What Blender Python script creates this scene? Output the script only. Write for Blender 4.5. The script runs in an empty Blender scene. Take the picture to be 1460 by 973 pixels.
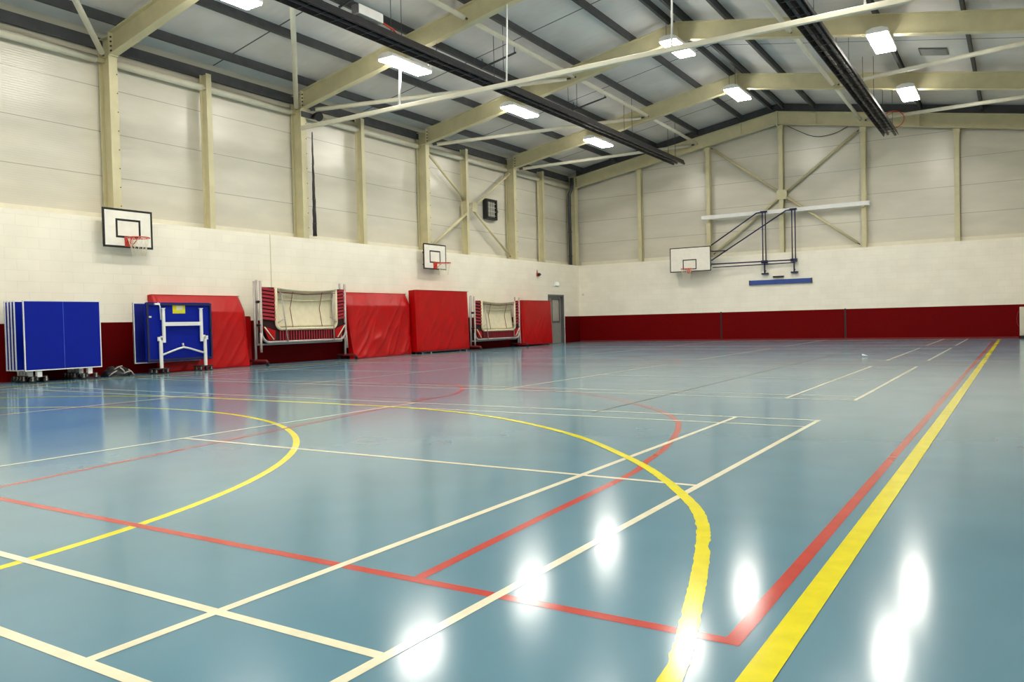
import bpy, math, random
from mathutils import Vector, Matrix, noise
R = math.radians
C = bpy.context.scene.collection
random.seed(7)

# ------------------------------------------------------------------ materials
def nodes(name):
    m = bpy.data.materials.new(name); m.use_nodes = True
    nt = m.node_tree; b = nt.nodes['Principled BSDF']
    return m, nt, b
def N(nt, t, **k):
    n = nt.nodes.new(t)
    for a, v in k.items(): setattr(n, a, v)
    return n
def srgb(r, g, b):
    f = lambda c: c/12.92 if c <= .04045 else ((c+.055)/1.055)**2.4
    return (f(r/255), f(g/255), f(b/255), 1)
def mix_noise(nt, c1, c2, scale, detail=3, rough=.55, lo=.35, hi=.65, coord='Object', stretch=None):
    tc = N(nt, 'ShaderNodeTexCoord'); no = N(nt, 'ShaderNodeTexNoise')
    no.inputs['Scale'].default_value = scale; no.inputs['Detail'].default_value = detail; no.inputs['Roughness'].default_value = rough
    if stretch:
        mp = N(nt, 'ShaderNodeMapping'); mp.inputs['Scale'].default_value = stretch
        nt.links.new(tc.outputs[coord], mp.inputs[0]); nt.links.new(mp.outputs[0], no.inputs['Vector'])
    else: nt.links.new(tc.outputs[coord], no.inputs['Vector'])
    rp = N(nt, 'ShaderNodeValToRGB')
    rp.color_ramp.elements[0].position = lo; rp.color_ramp.elements[0].color = c1
    rp.color_ramp.elements[1].position = hi; rp.color_ramp.elements[1].color = c2
    nt.links.new(no.outputs['Fac'], rp.inputs[0])
    return rp, no, tc
def simple(name, col, rough=.5, metal=0, var=.08, scale=6, spec=.5, bump=0):
    m, nt, b = nodes(name)
    c2 = tuple(min(1, c*(1+var)) for c in col[:3])+(1,); c1 = tuple(c*(1-var) for c in col[:3])+(1,)
    rp, no, tc = mix_noise(nt, c1, c2, scale)
    nt.links.new(rp.outputs[0], b.inputs['Base Color'])
    b.inputs['Roughness'].default_value = rough; b.inputs['Metallic'].default_value = metal
    b.inputs['Specular IOR Level'].default_value = spec
    if bump:
        bp = N(nt, 'ShaderNodeBump'); bp.inputs['Strength'].default_value = bump; bp.inputs['Distance'].default_value = .01
        nt.links.new(no.outputs['Fac'], bp.inputs['Height']); nt.links.new(bp.outputs[0], b.inputs['Normal'])
    return m
def math_node(nt, op, a, b=None, c=None):
    n = N(nt, 'ShaderNodeMath', operation=op)
    for i, v in enumerate((a, b, c)):
        if v is None: continue
        if hasattr(v, 'links'): nt.links.new(v, n.inputs[i])
        else: n.inputs[i].default_value = v
    return n.outputs[0]

def floor_paint(name, col, noisy=True, rough=.142):
    """sealed sports floor: blue base or line paint, all under the same glossy coat"""
    m, nt, b = nodes(name)
    tc = N(nt, 'ShaderNodeTexCoord')
    if noisy:
        n1 = N(nt, 'ShaderNodeTexNoise'); n1.inputs['Scale'].default_value = 1.1; n1.inputs['Detail'].default_value = 2.5; n1.inputs['Roughness'].default_value = .62
        nt.links.new(tc.outputs['Object'], n1.inputs['Vector'])
        rp = N(nt, 'ShaderNodeValToRGB'); e = rp.color_ramp.elements
        e[0].position = .3; e[0].color = tuple(c*.93 for c in col[:3])+(1,)
        e[1].position = .72; e[1].color = tuple(c*1.06 for c in col[:3])+(1,)
        nt.links.new(n1.outputs['Fac'], rp.inputs[0])
        # dark specks of grit and scuffs
        vo = N(nt, 'ShaderNodeTexVoronoi'); vo.inputs['Scale'].default_value = 1.7
        nt.links.new(tc.outputs['Object'], vo.inputs['Vector'])
        sp = math_node(nt, 'LESS_THAN', vo.outputs['Distance'], .012)
        mx = N(nt, 'ShaderNodeMix', data_type='RGBA'); mx.inputs[7].default_value = (.03, .035, .04, 1)
        nt.links.new(sp, mx.inputs[0]); nt.links.new(rp.outputs[0], mx.inputs[6])
        nt.links.new(mx.outputs[2], b.inputs['Base Color'])
    else:
        rp, no, _ = mix_noise(nt, tuple(c*.9 for c in col[:3])+(1,), col, 9)
        nt.links.new(rp.outputs[0], b.inputs['Base Color'])
    # gloss with slow patches of wear
    n2 = N(nt, 'ShaderNodeTexNoise'); n2.inputs['Scale'].default_value = .9; n2.inputs['Detail'].default_value = 6; n2.inputs['Roughness'].default_value = .6
    nt.links.new(tc.outputs['Object'], n2.inputs['Vector'])
    mr = N(nt, 'ShaderNodeMapRange'); mr.inputs[1].default_value = .3; mr.inputs[2].default_value = .7
    mr.inputs[3].default_value = rough-.012; mr.inputs[4].default_value = rough+.016
    nt.links.new(n2.outputs['Fac'], mr.inputs[0]); nt.links.new(mr.outputs[0], b.inputs['Roughness'])
    b.inputs['IOR'].default_value = 1.45
    return m

def cladding_mat():
    """white wall panels: fine horizontal ribs, a joint about every metre"""
    m, nt, b = nodes('wall_panel_white')
    tc = N(nt, 'ShaderNodeTexCoord'); sx = N(nt, 'ShaderNodeSeparateXYZ')
    nt.links.new(tc.outputs['Object'], sx.inputs[0]); z = sx.outputs['Z']
    f = math_node(nt, 'FRACT', math_node(nt, 'MULTIPLY', math_node(nt, 'SUBTRACT', z, 3.48), 1/1.0))
    j = math_node(nt, 'LESS_THAN', f, .018)
    rp, no, _ = mix_noise(nt, srgb(207, 203, 188), srgb(216, 211, 196), 1.3, stretch=(.5, .5, 2))
    mx = N(nt, 'ShaderNodeMix', data_type='RGBA'); mx.inputs[7].default_value = srgb(170, 166, 154)
    nt.links.new(j, mx.inputs[0]); nt.links.new(rp.outputs[0], mx.inputs[6]); nt.links.new(mx.outputs[2], b.inputs['Base Color'])
    rib = math_node(nt, 'SINE', math_node(nt, 'MULTIPLY', z, 2*math.pi/.05))
    hgt = math_node(nt, 'ADD', math_node(nt, 'MULTIPLY', rib, .5), math_node(nt, 'MULTIPLY', j, -2))
    bp = N(nt, 'ShaderNodeBump'); bp.inputs['Strength'].default_value = .16; bp.inputs['Distance'].default_value = .006
    nt.links.new(hgt, bp.inputs['Height']); nt.links.new(bp.outputs[0], b.inputs['Normal'])
    b.inputs['Roughness'].default_value = .24
    return m
def liner_mat():
    """roof liner sheets with a cross joint at mid bay"""
    m, nt, b = nodes('roof_liner')
    tc = N(nt, 'ShaderNodeTexCoord'); sx = N(nt, 'ShaderNodeSeparateXYZ')
    nt.links.new(tc.outputs['Object'], sx.inputs[0]); y = sx.outputs['Y']
    f = math_node(nt, 'FRACT', math_node(nt, 'MULTIPLY', math_node(nt, 'SUBTRACT', y, 13.5), 1/5.6))
    j = math_node(nt, 'LESS_THAN', f, .008)
    rp, no, _ = mix_noise(nt, srgb(214, 210, 206), srgb(226, 222, 218), 1.0)
    mx = N(nt, 'ShaderNodeMix', data_type='RGBA'); mx.inputs[7].default_value = srgb(70, 72, 76)
    nt.links.new(j, mx.inputs[0]); nt.links.new(rp.outputs[0], mx.inputs[6]); nt.links.new(mx.outputs[2], b.inputs['Base Color'])
    rib = math_node(nt, 'SINE', math_node(nt, 'MULTIPLY', y, 2*math.pi/.25))
    bp = N(nt, 'ShaderNodeBump'); bp.inputs['Strength'].default_value = .12; bp.inputs['Distance'].default_value = .01
    nt.links.new(rib, bp.inputs['Height']); nt.links.new(bp.outputs[0], b.inputs['Normal'])
    b.inputs['Roughness'].default_value = .5
    return m
def block_mat(name, col, axis, rough=.55, spec=.4):
    """painted blockwork; axis = direction the wall runs"""
    m, nt, b = nodes(name)
    tc = N(nt, 'ShaderNodeTexCoord'); sx = N(nt, 'ShaderNodeSeparateXYZ'); cb = N(nt, 'ShaderNodeCombineXYZ')
    nt.links.new(tc.outputs['Object'], sx.inputs[0])
    nt.links.new(sx.outputs[axis], cb.inputs['X']); nt.links.new(sx.outputs['Z'], cb.inputs['Y'])
    br = N(nt, 'ShaderNodeTexBrick'); br.inputs['Scale'].default_value = 1
    br.inputs['Brick Width'].default_value = .45; br.inputs['Row Height'].default_value = .225
    br.inputs['Mortar Size'].default_value = .008; br.inputs['Mortar Smooth'].default_value = .4
    br.inputs['Color1'].default_value = col; br.inputs['Color2'].default_value = tuple(c*.97 for c in col[:3])+(1,)
    br.inputs['Mortar'].default_value = tuple(c*.93 for c in col[:3])+(1,)
    nt.links.new(cb.outputs[0], br.inputs['Vector'])
    no = N(nt, 'ShaderNodeTexNoise'); no.inputs['Scale'].default_value = 1.4; no.inputs['Detail'].default_value = 6
    nt.links.new(tc.outputs['Object'], no.inputs['Vector'])
    rp = N(nt, 'ShaderNodeValToRGB'); rp.color_ramp.elements[0].position = .25; rp.color_ramp.elements[0].color = (.94, .935, .925, 1)
    rp.color_ramp.elements[1].position = .6; rp.color_ramp.elements[1].color = (1, 1, 1, 1)
    nt.links.new(no.outputs['Fac'], rp.inputs[0])
    mu = N(nt, 'ShaderNodeMix', data_type='RGBA', blend_type='MULTIPLY'); mu.inputs[0].default_value = 1
    nt.links.new(br.outputs['Color'], mu.inputs[6]); nt.links.new(rp.outputs[0], mu.inputs[7])
    nt.links.new(mu.outputs[2], b.inputs['Base Color'])
    bp = N(nt, 'ShaderNodeBump'); bp.inputs['Strength'].default_value = .25; bp.inputs['Distance'].default_value = .004; bp.invert = True
    nt.links.new(br.outputs['Fac'], bp.inputs['Height']); nt.links.new(bp.outputs[0], b.inputs['Normal'])
    b.inputs['Roughness'].default_value = rough; b.inputs['Specular IOR Level'].default_value = spec
    return m
def emit(name, col, strength):
    m, nt, b = nodes(name)
    b.inputs['Base Color'].default_value = (.8, .8, .78, 1)
    b.inputs['Emission Color'].default_value = col; b.inputs['Emission Strength'].default_value = strength
    tc = N(nt, 'ShaderNodeTexCoord'); no = N(nt, 'ShaderNodeTexNoise'); no.inputs['Scale'].default_value = 3
    nt.links.new(tc.outputs['Object'], no.inputs['Vector'])
    mr = N(nt, 'ShaderNodeMapRange'); mr.inputs[3].default_value = strength*.93; mr.inputs[4].default_value = strength*1.07
    nt.links.new(no.outputs['Fac'], mr.inputs[0]); nt.links.new(mr.outputs[0], b.inputs['Emission Strength'])
    return m

M = {
 'floor': floor_paint('sealed_blue_floor', srgb(98, 141, 163)),
 'l_white': floor_paint('line_paint_white', srgb(240, 238, 212), False),
 'l_red': floor_paint('line_paint_red', srgb(196, 70, 62), False),
 'l_yellow': floor_paint('line_paint_yellow', srgb(238, 228, 0), False),
 'l_grey': floor_paint('line_paint_grey', srgb(120, 122, 116), False),
 'clad': cladding_mat(), 'liner': liner_mat(),
 'brick_y': block_mat('block_cream_long', srgb(253, 247, 230), 'Y'),
 'brick_x': block_mat('block_cream_end', srgb(252, 246, 231), 'X'),
 'dado_y': block_mat('block_red_long', srgb(96, 0, 2), 'Y', .6, .08),
 'dado_x': block_mat('block_red_end', srgb(110, 0, 2), 'X', .6, .08),
 'cream': simple('cream_steel_paint', srgb(206, 198, 160), .45, scale=3, var=.05),
 'cream_lt': simple('pale_steel_paint', srgb(224, 220, 200), .45, scale=3, var=.04),
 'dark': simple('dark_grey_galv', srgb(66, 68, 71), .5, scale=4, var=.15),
 'black': simple('black_satin', srgb(22, 22, 24), .4),
 'rubber': simple('castor_rubber', srgb(30, 30, 32), .6),
 'heater': simple('heater_casing', srgb(52, 50, 54), .35, metal=.3, var=.2),
 'white': simple('white_enamel', srgb(238, 238, 236), .35, var=.03),
 'blue': simple('table_blue', srgb(0, 28, 150), .5, spec=.2, var=.05, scale=2),
 'blue_dk': simple('table_underside', srgb(0, 22, 120), .5, var=.06, scale=2),
 'navy': simple('navy_steel', srgb(26, 30, 74), .4),
 'pad': simple('pad_blue', srgb(44, 76, 150), .5),
 'red_mat': simple('red_vinyl', srgb(180, 0, 4), .4, spec=.3, var=.07, scale=2.2, bump=.2),
 'red_dk': simple('dark_red_strap', srgb(118, 16, 26), .6),
 'red': simple('orange_red_steel', srgb(206, 62, 44), .4),
 'canvas': simple('cream_canvas', srgb(226, 216, 184), .8, var=.05, bump=.15),
 'steel': simple('galvanised_tube', srgb(186, 178, 174), .45, metal=.25),
 'net': simple('white_cord', srgb(236, 228, 205), .8),
 'board': simple('white_board', srgb(244, 240, 228), .4, var=.03),
 'door': simple('grey_door_paint', srgb(150, 150, 144), .45, var=.05),
 'door_dk': simple('grey_frame_paint', srgb(96, 96, 93), .45, var=.05),
 'glass': simple('wired_glass_grey', srgb(176, 172, 164), .12, var=.05),
 'yellow': simple('yellow_sticker', srgb(222, 214, 20), .5),
 'lamp': emit('lamp_diffuser', (1, .95, .85, 1), 54.0),
 'exit': emit('sign_diffuser', (.9, 1, .7, 1), .25),
}

# ------------------------------------------------------------------ mesh builder
class MB:
    def __init__(s): s.v = []; s.f = []; s.sm = []; s.mi = []
    def add(s, vs, fs, smooth=False, mi=0):
        o = len(s.v); s.v += [tuple(v) for v in vs]
        for f in fs: s.f.append(tuple(i+o for i in f)); s.sm.append(smooth); s.mi.append(mi)
        return s
    def box(s, x0, x1, y0, y1, z0, z1, mi=0):
        x0, x1 = sorted((x0, x1)); y0, y1 = sorted((y0, y1)); z0, z1 = sorted((z0, z1))
        v = [(x0,y0,z0),(x1,y0,z0),(x1,y1,z0),(x0,y1,z0),(x0,y0,z1),(x1,y0,z1),(x1,y1,z1),(x0,y1,z1)]
        return s.add(v, [(0,3,2,1),(4,5,6,7),(0,1,5,4),(1,2,6,5),(2,3,7,6),(3,0,4,7)], mi=mi)
    def quad(s, a, b, c, d, mi=0): return s.add([a,b,c,d], [(0,1,2,3)], mi=mi)
    def tube(s, pts, r, n=10, cap=True, closed=False, mi=0):
        pts = [Vector(p) for p in pts]; k = len(pts)
        rs = r if isinstance(r, (list, tuple)) else [r]*k
        T = []
        for i in range(k):
            if closed: t = pts[(i+1) % k]-pts[i-1]
            else: t = pts[min(i+1, k-1)]-pts[max(i-1, 0)]
            T.append(t.normalized())
        up = Vector((0,0,1)) if abs(T[0].z) < .9 else Vector((1,0,0))
        nrm = T[0].cross(up).normalized(); vs = []
        for i in range(k):
            nrm = (nrm-T[i]*nrm.dot(T[i])).normalized(); bi = T[i].cross(nrm)
            for j in range(n):
                a = 2*math.pi*j/n
                vs.append(pts[i]+(nrm*math.cos(a)+bi*math.sin(a))*rs[i])
        fs = []
        for i in range(k if closed else k-1):
            for j in range(n):
                a = i*n+j; b = i*n+(j+1) % n; i2 = (i+1) % k
                fs.append((a, b, i2*n+(j+1) % n, i2*n+j))
        s.add(vs, fs, True, mi)
        if cap and not closed:
            o = len(s.v)-len(vs)
            s.f.append(tuple(o+j for j in reversed(range(n)))); s.sm.append(False); s.mi.append(mi)
            s.f.append(tuple(o+(k-1)*n+j for j in range(n))); s.sm.append(False); s.mi.append(mi)
        return s
    def disc(s, c, axis, r, w, n=16, mi=0):       # short cylinder centred on c
        c = Vector(c); a = Vector(axis).normalized()*w/2
        return s.tube([c-a, c+a], r, n, mi=mi)
    def sweep(s, prof, path, mi=0):               # prof: list of (a,b) offsets; path: list of (origin, A, B) frames
        n = len(prof); vs = []
        for o, A, B in path:
            for a, b in prof: vs.append(Vector(o)+Vector(A)*a+Vector(B)*b)
        fs = []
        for i in range(len(path)-1):
            for j in range(n): fs.append((i*n+j, i*n+(j+1) % n, (i+1)*n+(j+1) % n, (i+1)*n+j))
        fs.append(tuple(reversed(range(n)))); fs.append(tuple((len(path)-1)*n+j for j in range(n)))
        return s.add(vs, fs, mi=mi)
    def build(s, name, mat, parent=None, bevel=0, loc=None):
        me = bpy.data.meshes.new(name); me.from_pydata(s.v, [], s.f)
        for m in (mat if isinstance(mat, (list, tuple)) else [mat]): me.materials.append(m)
        me.polygons.foreach_set('use_smooth', s.sm); me.polygons.foreach_set('material_index', s.mi)
        me.update()
        import bmesh
        bm = bmesh.new(); bm.from_mesh(me); bmesh.ops.recalc_face_normals(bm, faces=bm.faces); bm.to_mesh(me); bm.free()
        o = bpy.data.objects.new(name, me); C.objects.link(o)
        if bevel:
            b = o.modifiers.new('edge', 'BEVEL'); b.width = bevel; b.segments = 2; b.limit_method = 'ANGLE'; b.angle_limit = R(40)
        if parent is not None:
            o.parent = parent; o.matrix_parent_inverse = parent_inv(parent)
        return o
def parent_inv(p):
    m = Matrix.Identity(4); q = p
    while q is not None:
        m = (q.matrix_parent_inverse if q.parent else Matrix.Identity(4)) @ q.matrix_basis @ m
        q = q.parent
    return m.inverted()
def tag(o, label=None, cat=None, group=None, kind=None):
    if label: o['label'] = label
    if cat: o['category'] = cat
    if group: o['group'] = group
    if kind: o['kind'] = kind
    return o
def thing(name, label, cat, loc=(0,0,0), group=None):
    o = bpy.data.objects.new(name, None); C.objects.link(o); o.location = loc; o.empty_display_size = .2
    return tag(o, label, cat, group)
def copy_tree(o, off, parent=None):
    """copy a thing with copies of its parts; children keep their parent inverse so only the root moves"""
    c = o.copy(); C.objects.link(c)
    if parent is None: c.location = Vector(o.location)+Vector(off)
    else: c.parent = parent; c.matrix_parent_inverse = o.matrix_parent_inverse.copy()
    for ch in list(o.children): copy_tree(ch, off, c)
    return c
def each(name, mat, parent, fns, label=None):
    """one mesh object per piece; fns: list of functions that draw into a fresh builder"""
    out = []
    for fn in fns:
        s = MB(); fn(s); out.append(s.build(name, mat, parent))
        if label: out[-1]['label'] = label
    return out
def isec(d, w, tf, tw):
    """I-section outline in (depth a: 0..d, width b)"""
    h = w/2; t = tw/2
    return [(0,-h),(tf,-h),(tf,-t),(d-tf,-t),(d-tf,-h),(d,-h),(d,h),(d-tf,h),(d-tf,t),(tf,t),(tf,h),(0,h)]

# ------------------------------------------------------------------ the hall
XL, XR, YN, YE = -17.05, .95, -1.6, 32.7      # inner faces of the block walls
XM = -8.05                                     # ridge line
CL = .45                                       # how far the upper panels stand back from the block face
BRK, DADO = 3.48, 1.17
def slope(y): return .195-.0011*(y-10.5)
def raf(x, y): return 7.12+slope(y)*(9.0-abs(x-XM))      # underside of the rafters
RD, PH = .50, .22                                          # rafter depth, purlin height
def liner(x, y): return raf(x, y)+RD+PH

b = MB(); n = 40
b.box(XL-.6, XR+.6, YN-.5, YE+.6, -.25, 0)
floor = tag(b.build('floor', M['floor']), 'glossy blue sealed sports floor with court lines', 'floor', kind='structure')

# roof liner
b = MB(); xs = [XL-CL-.2+(XR-XL+2*CL+.4)*i/24 for i in range(25)]; ys = [YN-.4+(YE+.5-YN+.4)*i/16 for i in range(17)]
if XM not in xs: xs = sorted(xs+[XM])
vs = [(x, y, liner(x, y)) for y in ys for x in xs]; k = len(xs)
b.add(vs, [(j*k+i, j*k+i+1, (j+1)*k+i+1, (j+1)*k+i) for j in range(16) for i in range(k-1)])
up = [(x, y, z+.12) for x, y, z in vs]
b.add(up, [(j*k+i, (j+1)*k+i, (j+1)*k+i+1, j*k+i+1) for j in range(16) for i in range(k-1)])
ceil = tag(b.build('ceiling', M['liner']), 'pale grey ribbed roof lining sheets above the purlins', 'ceiling', kind='structure')

# left wall: block lower wall with the door opening, dado paint, panels above
D0, D1, DH = 29.8, 31.2, 2.12
def wall_long(name, label, x, sgn, door):
    t = x-sgn*.6                                 # outer face
    b = MB()
    spans = [(YN-.5, YE+.6)] if not door else [(YN-.5, D0), (D1, YE+.6)]
    for y0, y1 in spans: b.box(t, x, y0, y1, DADO, BRK)
    if door: b.box(t, x, D0, D1, DH, BRK)
    if door:
        b = MB(); b.box(t, x, YN-.5, D0, DADO, BRK); b.box(t, x, D1, YE+.6, DADO, BRK); b.box(t, x, D0, D1, DH, BRK)
    w = tag(b.build(name, M['brick_y']), label, 'wall', kind='structure')
    b = MB()
    for y0, y1 in spans: b.box(t, x, y0, y1, 0, DADO)
    tag(b.build('dado', M['dado_y'], w), 'dark red painted dado')
    b = MB(); xc = x-sgn*CL
    b.box(xc-sgn*.12, xc, YN-.5, YE+.6, BRK, 7.95)
    wu = tag(b.build(name+'_upper', M['clad']), 'white ribbed panels of the '+label.split(',')[0].replace('long ', 'left ')+', above the blockwork', 'wall', kind='structure')
    b = MB(); b.box(xc, xc+sgn*.03, YN-.5, YE+.6, BRK, BRK+.16)
    b.build('base_flashing', M['cream_lt'], wu)
    return w
wl = wall_long('wall_left', 'long side wall, cream painted blockwork over a dark red dado', XL, 1, True)
b = MB(); b.box(XL-.01, XL+.003, 14.80, 14.825, DADO, BRK); b.build('movement_joint', M['cream'], wl)
wall_long('wall_right', 'side wall behind the yellow touchline', XR, -1, False)

# end wall
def gable(name, label, y, sgn):
    ty = y+sgn*.6
    b = MB(); b.box(XL-.02, XR+.02, y, ty, DADO, BRK)
    w = tag(b.build(name, M['brick_x']), label, 'wall', kind='structure')
    b = MB(); b.box(XL-.02, XR+.02, y, ty, 0, DADO); tag(b.build('dado', M['dado_x'], w), 'dark red painted dado')
    yc = y+sgn*.32; b = MB()
    pts = [(XL-CL, BRK), (XR+CL, BRK), (XR+CL, 8.0), (XM, 9.75), (XL-CL, 8.0)]
    vs = [(x, yc, z) for x, z in pts]+[(x, yc+sgn*.12, z) for x, z in pts]
    b.add(vs, [(0,1,2,3,4), (9,8,7,6,5)]+[(i, (i+1) % 5, 5+(i+1) % 5, 5+i) for i in range(5)])
    wu = tag(b.build(name+'_upper', M['clad']), 'white ribbed gable panels of the '+label.split(',')[0]+', above the blockwork', 'wall', kind='structure')
    b = MB(); b.box(XL, XR, yc, yc-sgn*.03, BRK, BRK+.16); b.build('base_flashing', M['cream_lt'], wu)
    return w
we = gable('wall_end', 'end wall, cream painted blockwork over a dark red dado', YE, 1)
for xj in (-10.47, -5.65):
    b = MB(); b.box(xj-.028, xj+.028, YE-.012, YE+.01, 0, DADO+.02); tag(b.build('joint_cover', M['black'], we), 'dark upright cover strip')
gable('wall_near', 'end wall behind the viewer', YN, -1)
b = MB(); b.box(XL, -.05, YE-.015, YE, 0, .06); tag(b.build('baseboard_end', M['red_dk']), 'thin dull red skirting along the end wall', 'baseboard', kind='structure')

# door
d = MB()
d.box(XL-.22, XL+.01, D0, D0+.07, 0, DH); d.box(XL-.22, XL+.01, D1-.07, D1, 0, DH); d.box(XL-.22, XL+.01, D0+.07, D1-.07, DH-.07, DH)
door = tag(d.build('door_1', M['door_dk']), 'grey door with a tall glazed panel in the left wall by the far corner', 'door', kind='structure')
lf = MB(); y0, y1 = D0+.07, D1-.07; xa, xb = XL-.17, XL-.12
wy0, wy1, wz0, wz1 = D0+.55, D1-.22, .95, 1.92
lf.box(xa, xb, y0, wy0, .01, DH-.07); lf.box(xa, xb, wy1, y1, .01, DH-.07); lf.box(xa, xb, wy0, wy1, .01, wz0); lf.box(xa, xb, wy0, wy1, wz1, DH-.07)
leaf = lf.build('door_leaf', M['door'], door, .004)
g = MB(); g.box(xa+.015, xb-.015, wy0, wy1, wz0, wz1); g.build('vision_panel', M['glass'], leaf)
g = MB()
for q in ((wy0-.03, wy0+.02), (wy1-.02, wy1+.03)): g.box(xb, xb+.015, q[0], q[1], wz0-.03, wz1+.03)
g.box(xb, xb+.015, wy0, wy1, wz0-.05, wz0+.03); g.box(xb, xb+.015, wy0, wy1, wz1-.02, wz1+.05); g.build('glazing_bead', M['door_dk'], leaf)
g = MB(); g.tube([(xb, y0+.12, .98), (xb+.05, y0+.12, .98), (xb+.05, y0+.12, 1.2), (xb, y0+.12, 1.2)], .011); tag(g.build('handle', M['steel'], leaf), 'steel pull handle')
g = MB(); g.box(XL, XL+.012, D1, D1+.05, 0, DH+.03); tag(g.build('edge_trim', M['white'], door), 'pale upright trim')

# ------------------------------------------------------------------ steelwork
FY = {'O': 4.9, 'A': 10.52, 'B': 16.14, 'C': 21.75, 'D': 27.36, 'E': 32.6}
place = {'O': 'nearest the viewer, above the frame', 'A': 'left of the nearer wall backboard', 'B': 'with the bunched black net', 'C': 'above the farther wall backboard', 'D': 'last before the corner, right of the clock cage', 'E': 'in the far corner by the downpipe'}
col_label = {'A': 'cream steel column above the nearer wall backboard', 'B': 'cream steel column with the dark bunched net hanging on it',
  'C': 'cream steel column above the farther wall backboard, left end of the wall cross bracing', 'D': 'cream steel column right of the black clock cage', 'E': 'cream steel column in the far left corner beside the dark downpipe'}
raf_label = {'A': 'nearest cream roof rafter, rising from the column over the nearer backboard', 'B': 'cream roof rafter rising from the column with the bunched net',
  'C': 'cream roof rafter rising from the left column of the wall cross bracing', 'D': 'cream roof rafter rising from the right column of the wall cross bracing', 'E': 'cream gable rafter lying along the end wall', 'O': 'cream roof rafter overhead, above the top of the picture'}
for k, y in FY.items():
    if k != 'O':
        zt = raf(XL, y)+.42
        z0 = BRK
        col = thing('steel_column', col_label[k], 'column', (XL-.2, y, z0), 'cream columns along the left wall')
        s = MB(); w = .2 if k != 'E' else .28
        s.sweep(isec(.40, w, .022, .016), [((XL, y, z0), (-1,0,0), (0,1,0)), ((XL, y, zt), (-1,0,0), (0,1,0))])
        s.build('column_shaft', M['cream'], col)
        each('stiffener_plate', M['cream'], col, [lambda s, q=q: s.box(XL-.38, XL-.02, y-.095, y+.095, q-.02, q) for q in (raf(XL, y), zt-.01)])
        if k != 'E': each('bolt', M['dark'], col, [lambda s, i=i: s.disc((XL+.002, y+.08, z0+.3+i*.42), (1,0,0), .014, .012, 6) for i in range(8)])
    r = thing('roof_rafter', raf_label[k], 'rafter', (XM, y, raf(XM, y)), 'cream roof rafters')
    dz = 0 if k != 'E' else -.12
    sl = slope(y)
    for sg, nm in ((-1, 'rafter_beam'), (1, 'rafter_beam')):
        x0 = XM+sg*(9.0-.025)
        s = MB(); pr = isec(RD, .2, .022, .014)
        s.sweep(pr, [((x0, y, raf(x0, y)+dz), (0,0,1), (0,1,0)), ((XM+sg*.01, y, raf(XM+sg*.01, y)+dz), (0,0,1), (0,1,0))])
        s.build(nm, M['cream'], r)
        s = MB(); s.box(x0-.012*sg, x0+.012*sg, y-.11, y+.11, raf(x0, y)+dz-.02, raf(x0, y)+dz+RD)
        s.build('end_plate', M['cream'], r)
        each('end_bolt', M['dark'], r, [lambda s, bz=bz, by=by: s.disc((x0-sg*.03, y+by, raf(x0, y)+dz+bz), (1,0,0), .02, .03, 6) for bz in (.08, .18, .28, .38) for by in (-.07, .07)])
    s = MB(); s.box(XM-.025, XM+.025, y-.11, y+.11, raf(XM, y)+dz-.05, raf(XM, y)+dz+RD); s.build('apex_plate', M['cream'], r)
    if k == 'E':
        s = MB()  # dark strip puts the shade of the gap above the rafter into colour
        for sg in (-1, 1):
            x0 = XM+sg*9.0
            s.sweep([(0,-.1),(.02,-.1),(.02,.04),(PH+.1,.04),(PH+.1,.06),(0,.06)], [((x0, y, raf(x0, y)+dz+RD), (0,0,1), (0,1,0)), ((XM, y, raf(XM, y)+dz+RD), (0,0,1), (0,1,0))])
        tag(s.build('shadow_gap_strip', M['dark'], r), 'dark grey strip standing in for the shadow gap')
        each('web_stiffener', M['cream'], r, [lambda s, xx=xx: s.box(xx-.03, xx+.03, y-.1, y-.095+.088, raf(xx, y)+dz+.02, raf(xx, y)+dz+RD-.02) for xx in (-12.6, -9.5, -6.6, -3.05)])

# purlins
px = [-17.42, -16.72, -15.0, -13.15, -11.3, -9.45, -8.27, -7.83, -6.65, -4.8, -2.98, -1.08, .66]
plab = ['dark grey eaves beam along the top of the left wall', 'dark grey purlin second from the left wall', 'dark grey purlin third from the left wall',
 'dark grey purlin fourth from the left wall, above the left row of lamps', 'dark grey purlin fifth from the left wall', 'dark grey purlin nearest the ridge on the left slope, below the ridge pair',
 'left purlin of the close pair at the ridge', 'right purlin of the close pair at the ridge', 'dark grey purlin first right of the ridge pair', 'dark grey purlin second right of the ridge pair',
 'dark grey purlin third right of the ridge pair, above the right row of lamps', 'dark grey purlin fourth right of the ridge pair', 'dark grey eaves purlin at the right wall']
for i, x in enumerate(px):
    sg = 1 if x < XM else -1
    z0 = RD if i else .26; h = PH if i else .26
    s = MB(); Y0, Y1 = YN+.1, 32.95
    pr = [(0,-.04),(.012,-.04),(.012,-.006),(h-.012,-.006),(h-.012,.04),(h,.04),(h,-.006+.012),(.012+.0,.006),(.012,.04),(0,.04)]
    pr = [(0,-.04),(0,.04),(.012,.04),(.012,.006),(h,.006),(h,-.04),(h-.012,-.04),(h-.012,-.006),(.012,-.006),(.012,-.04)]
    dzy = lambda y: raf(x, y)+z0+.002
    s.sweep(pr, [((x, Y0, dzy(Y0)), (0,0,1), (sg,0,0)), ((x, Y1, dzy(Y1)), (0,0,1), (sg,0,0))])
    # cleats over each rafter
    p = tag(s.build('roof_purlin', M['dark']), plab[i], 'purlin', 'dark purlins under the roof lining')
    if i:
        each('purlin_cleat', M['cream'], p, [lambda s, y=y: s.box(x-.012, x-.008, y-.09, y+.09, dzy(y)+.01, dzy(y)+h*.8) for k, y in FY.items() if k != 'E'])

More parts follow.
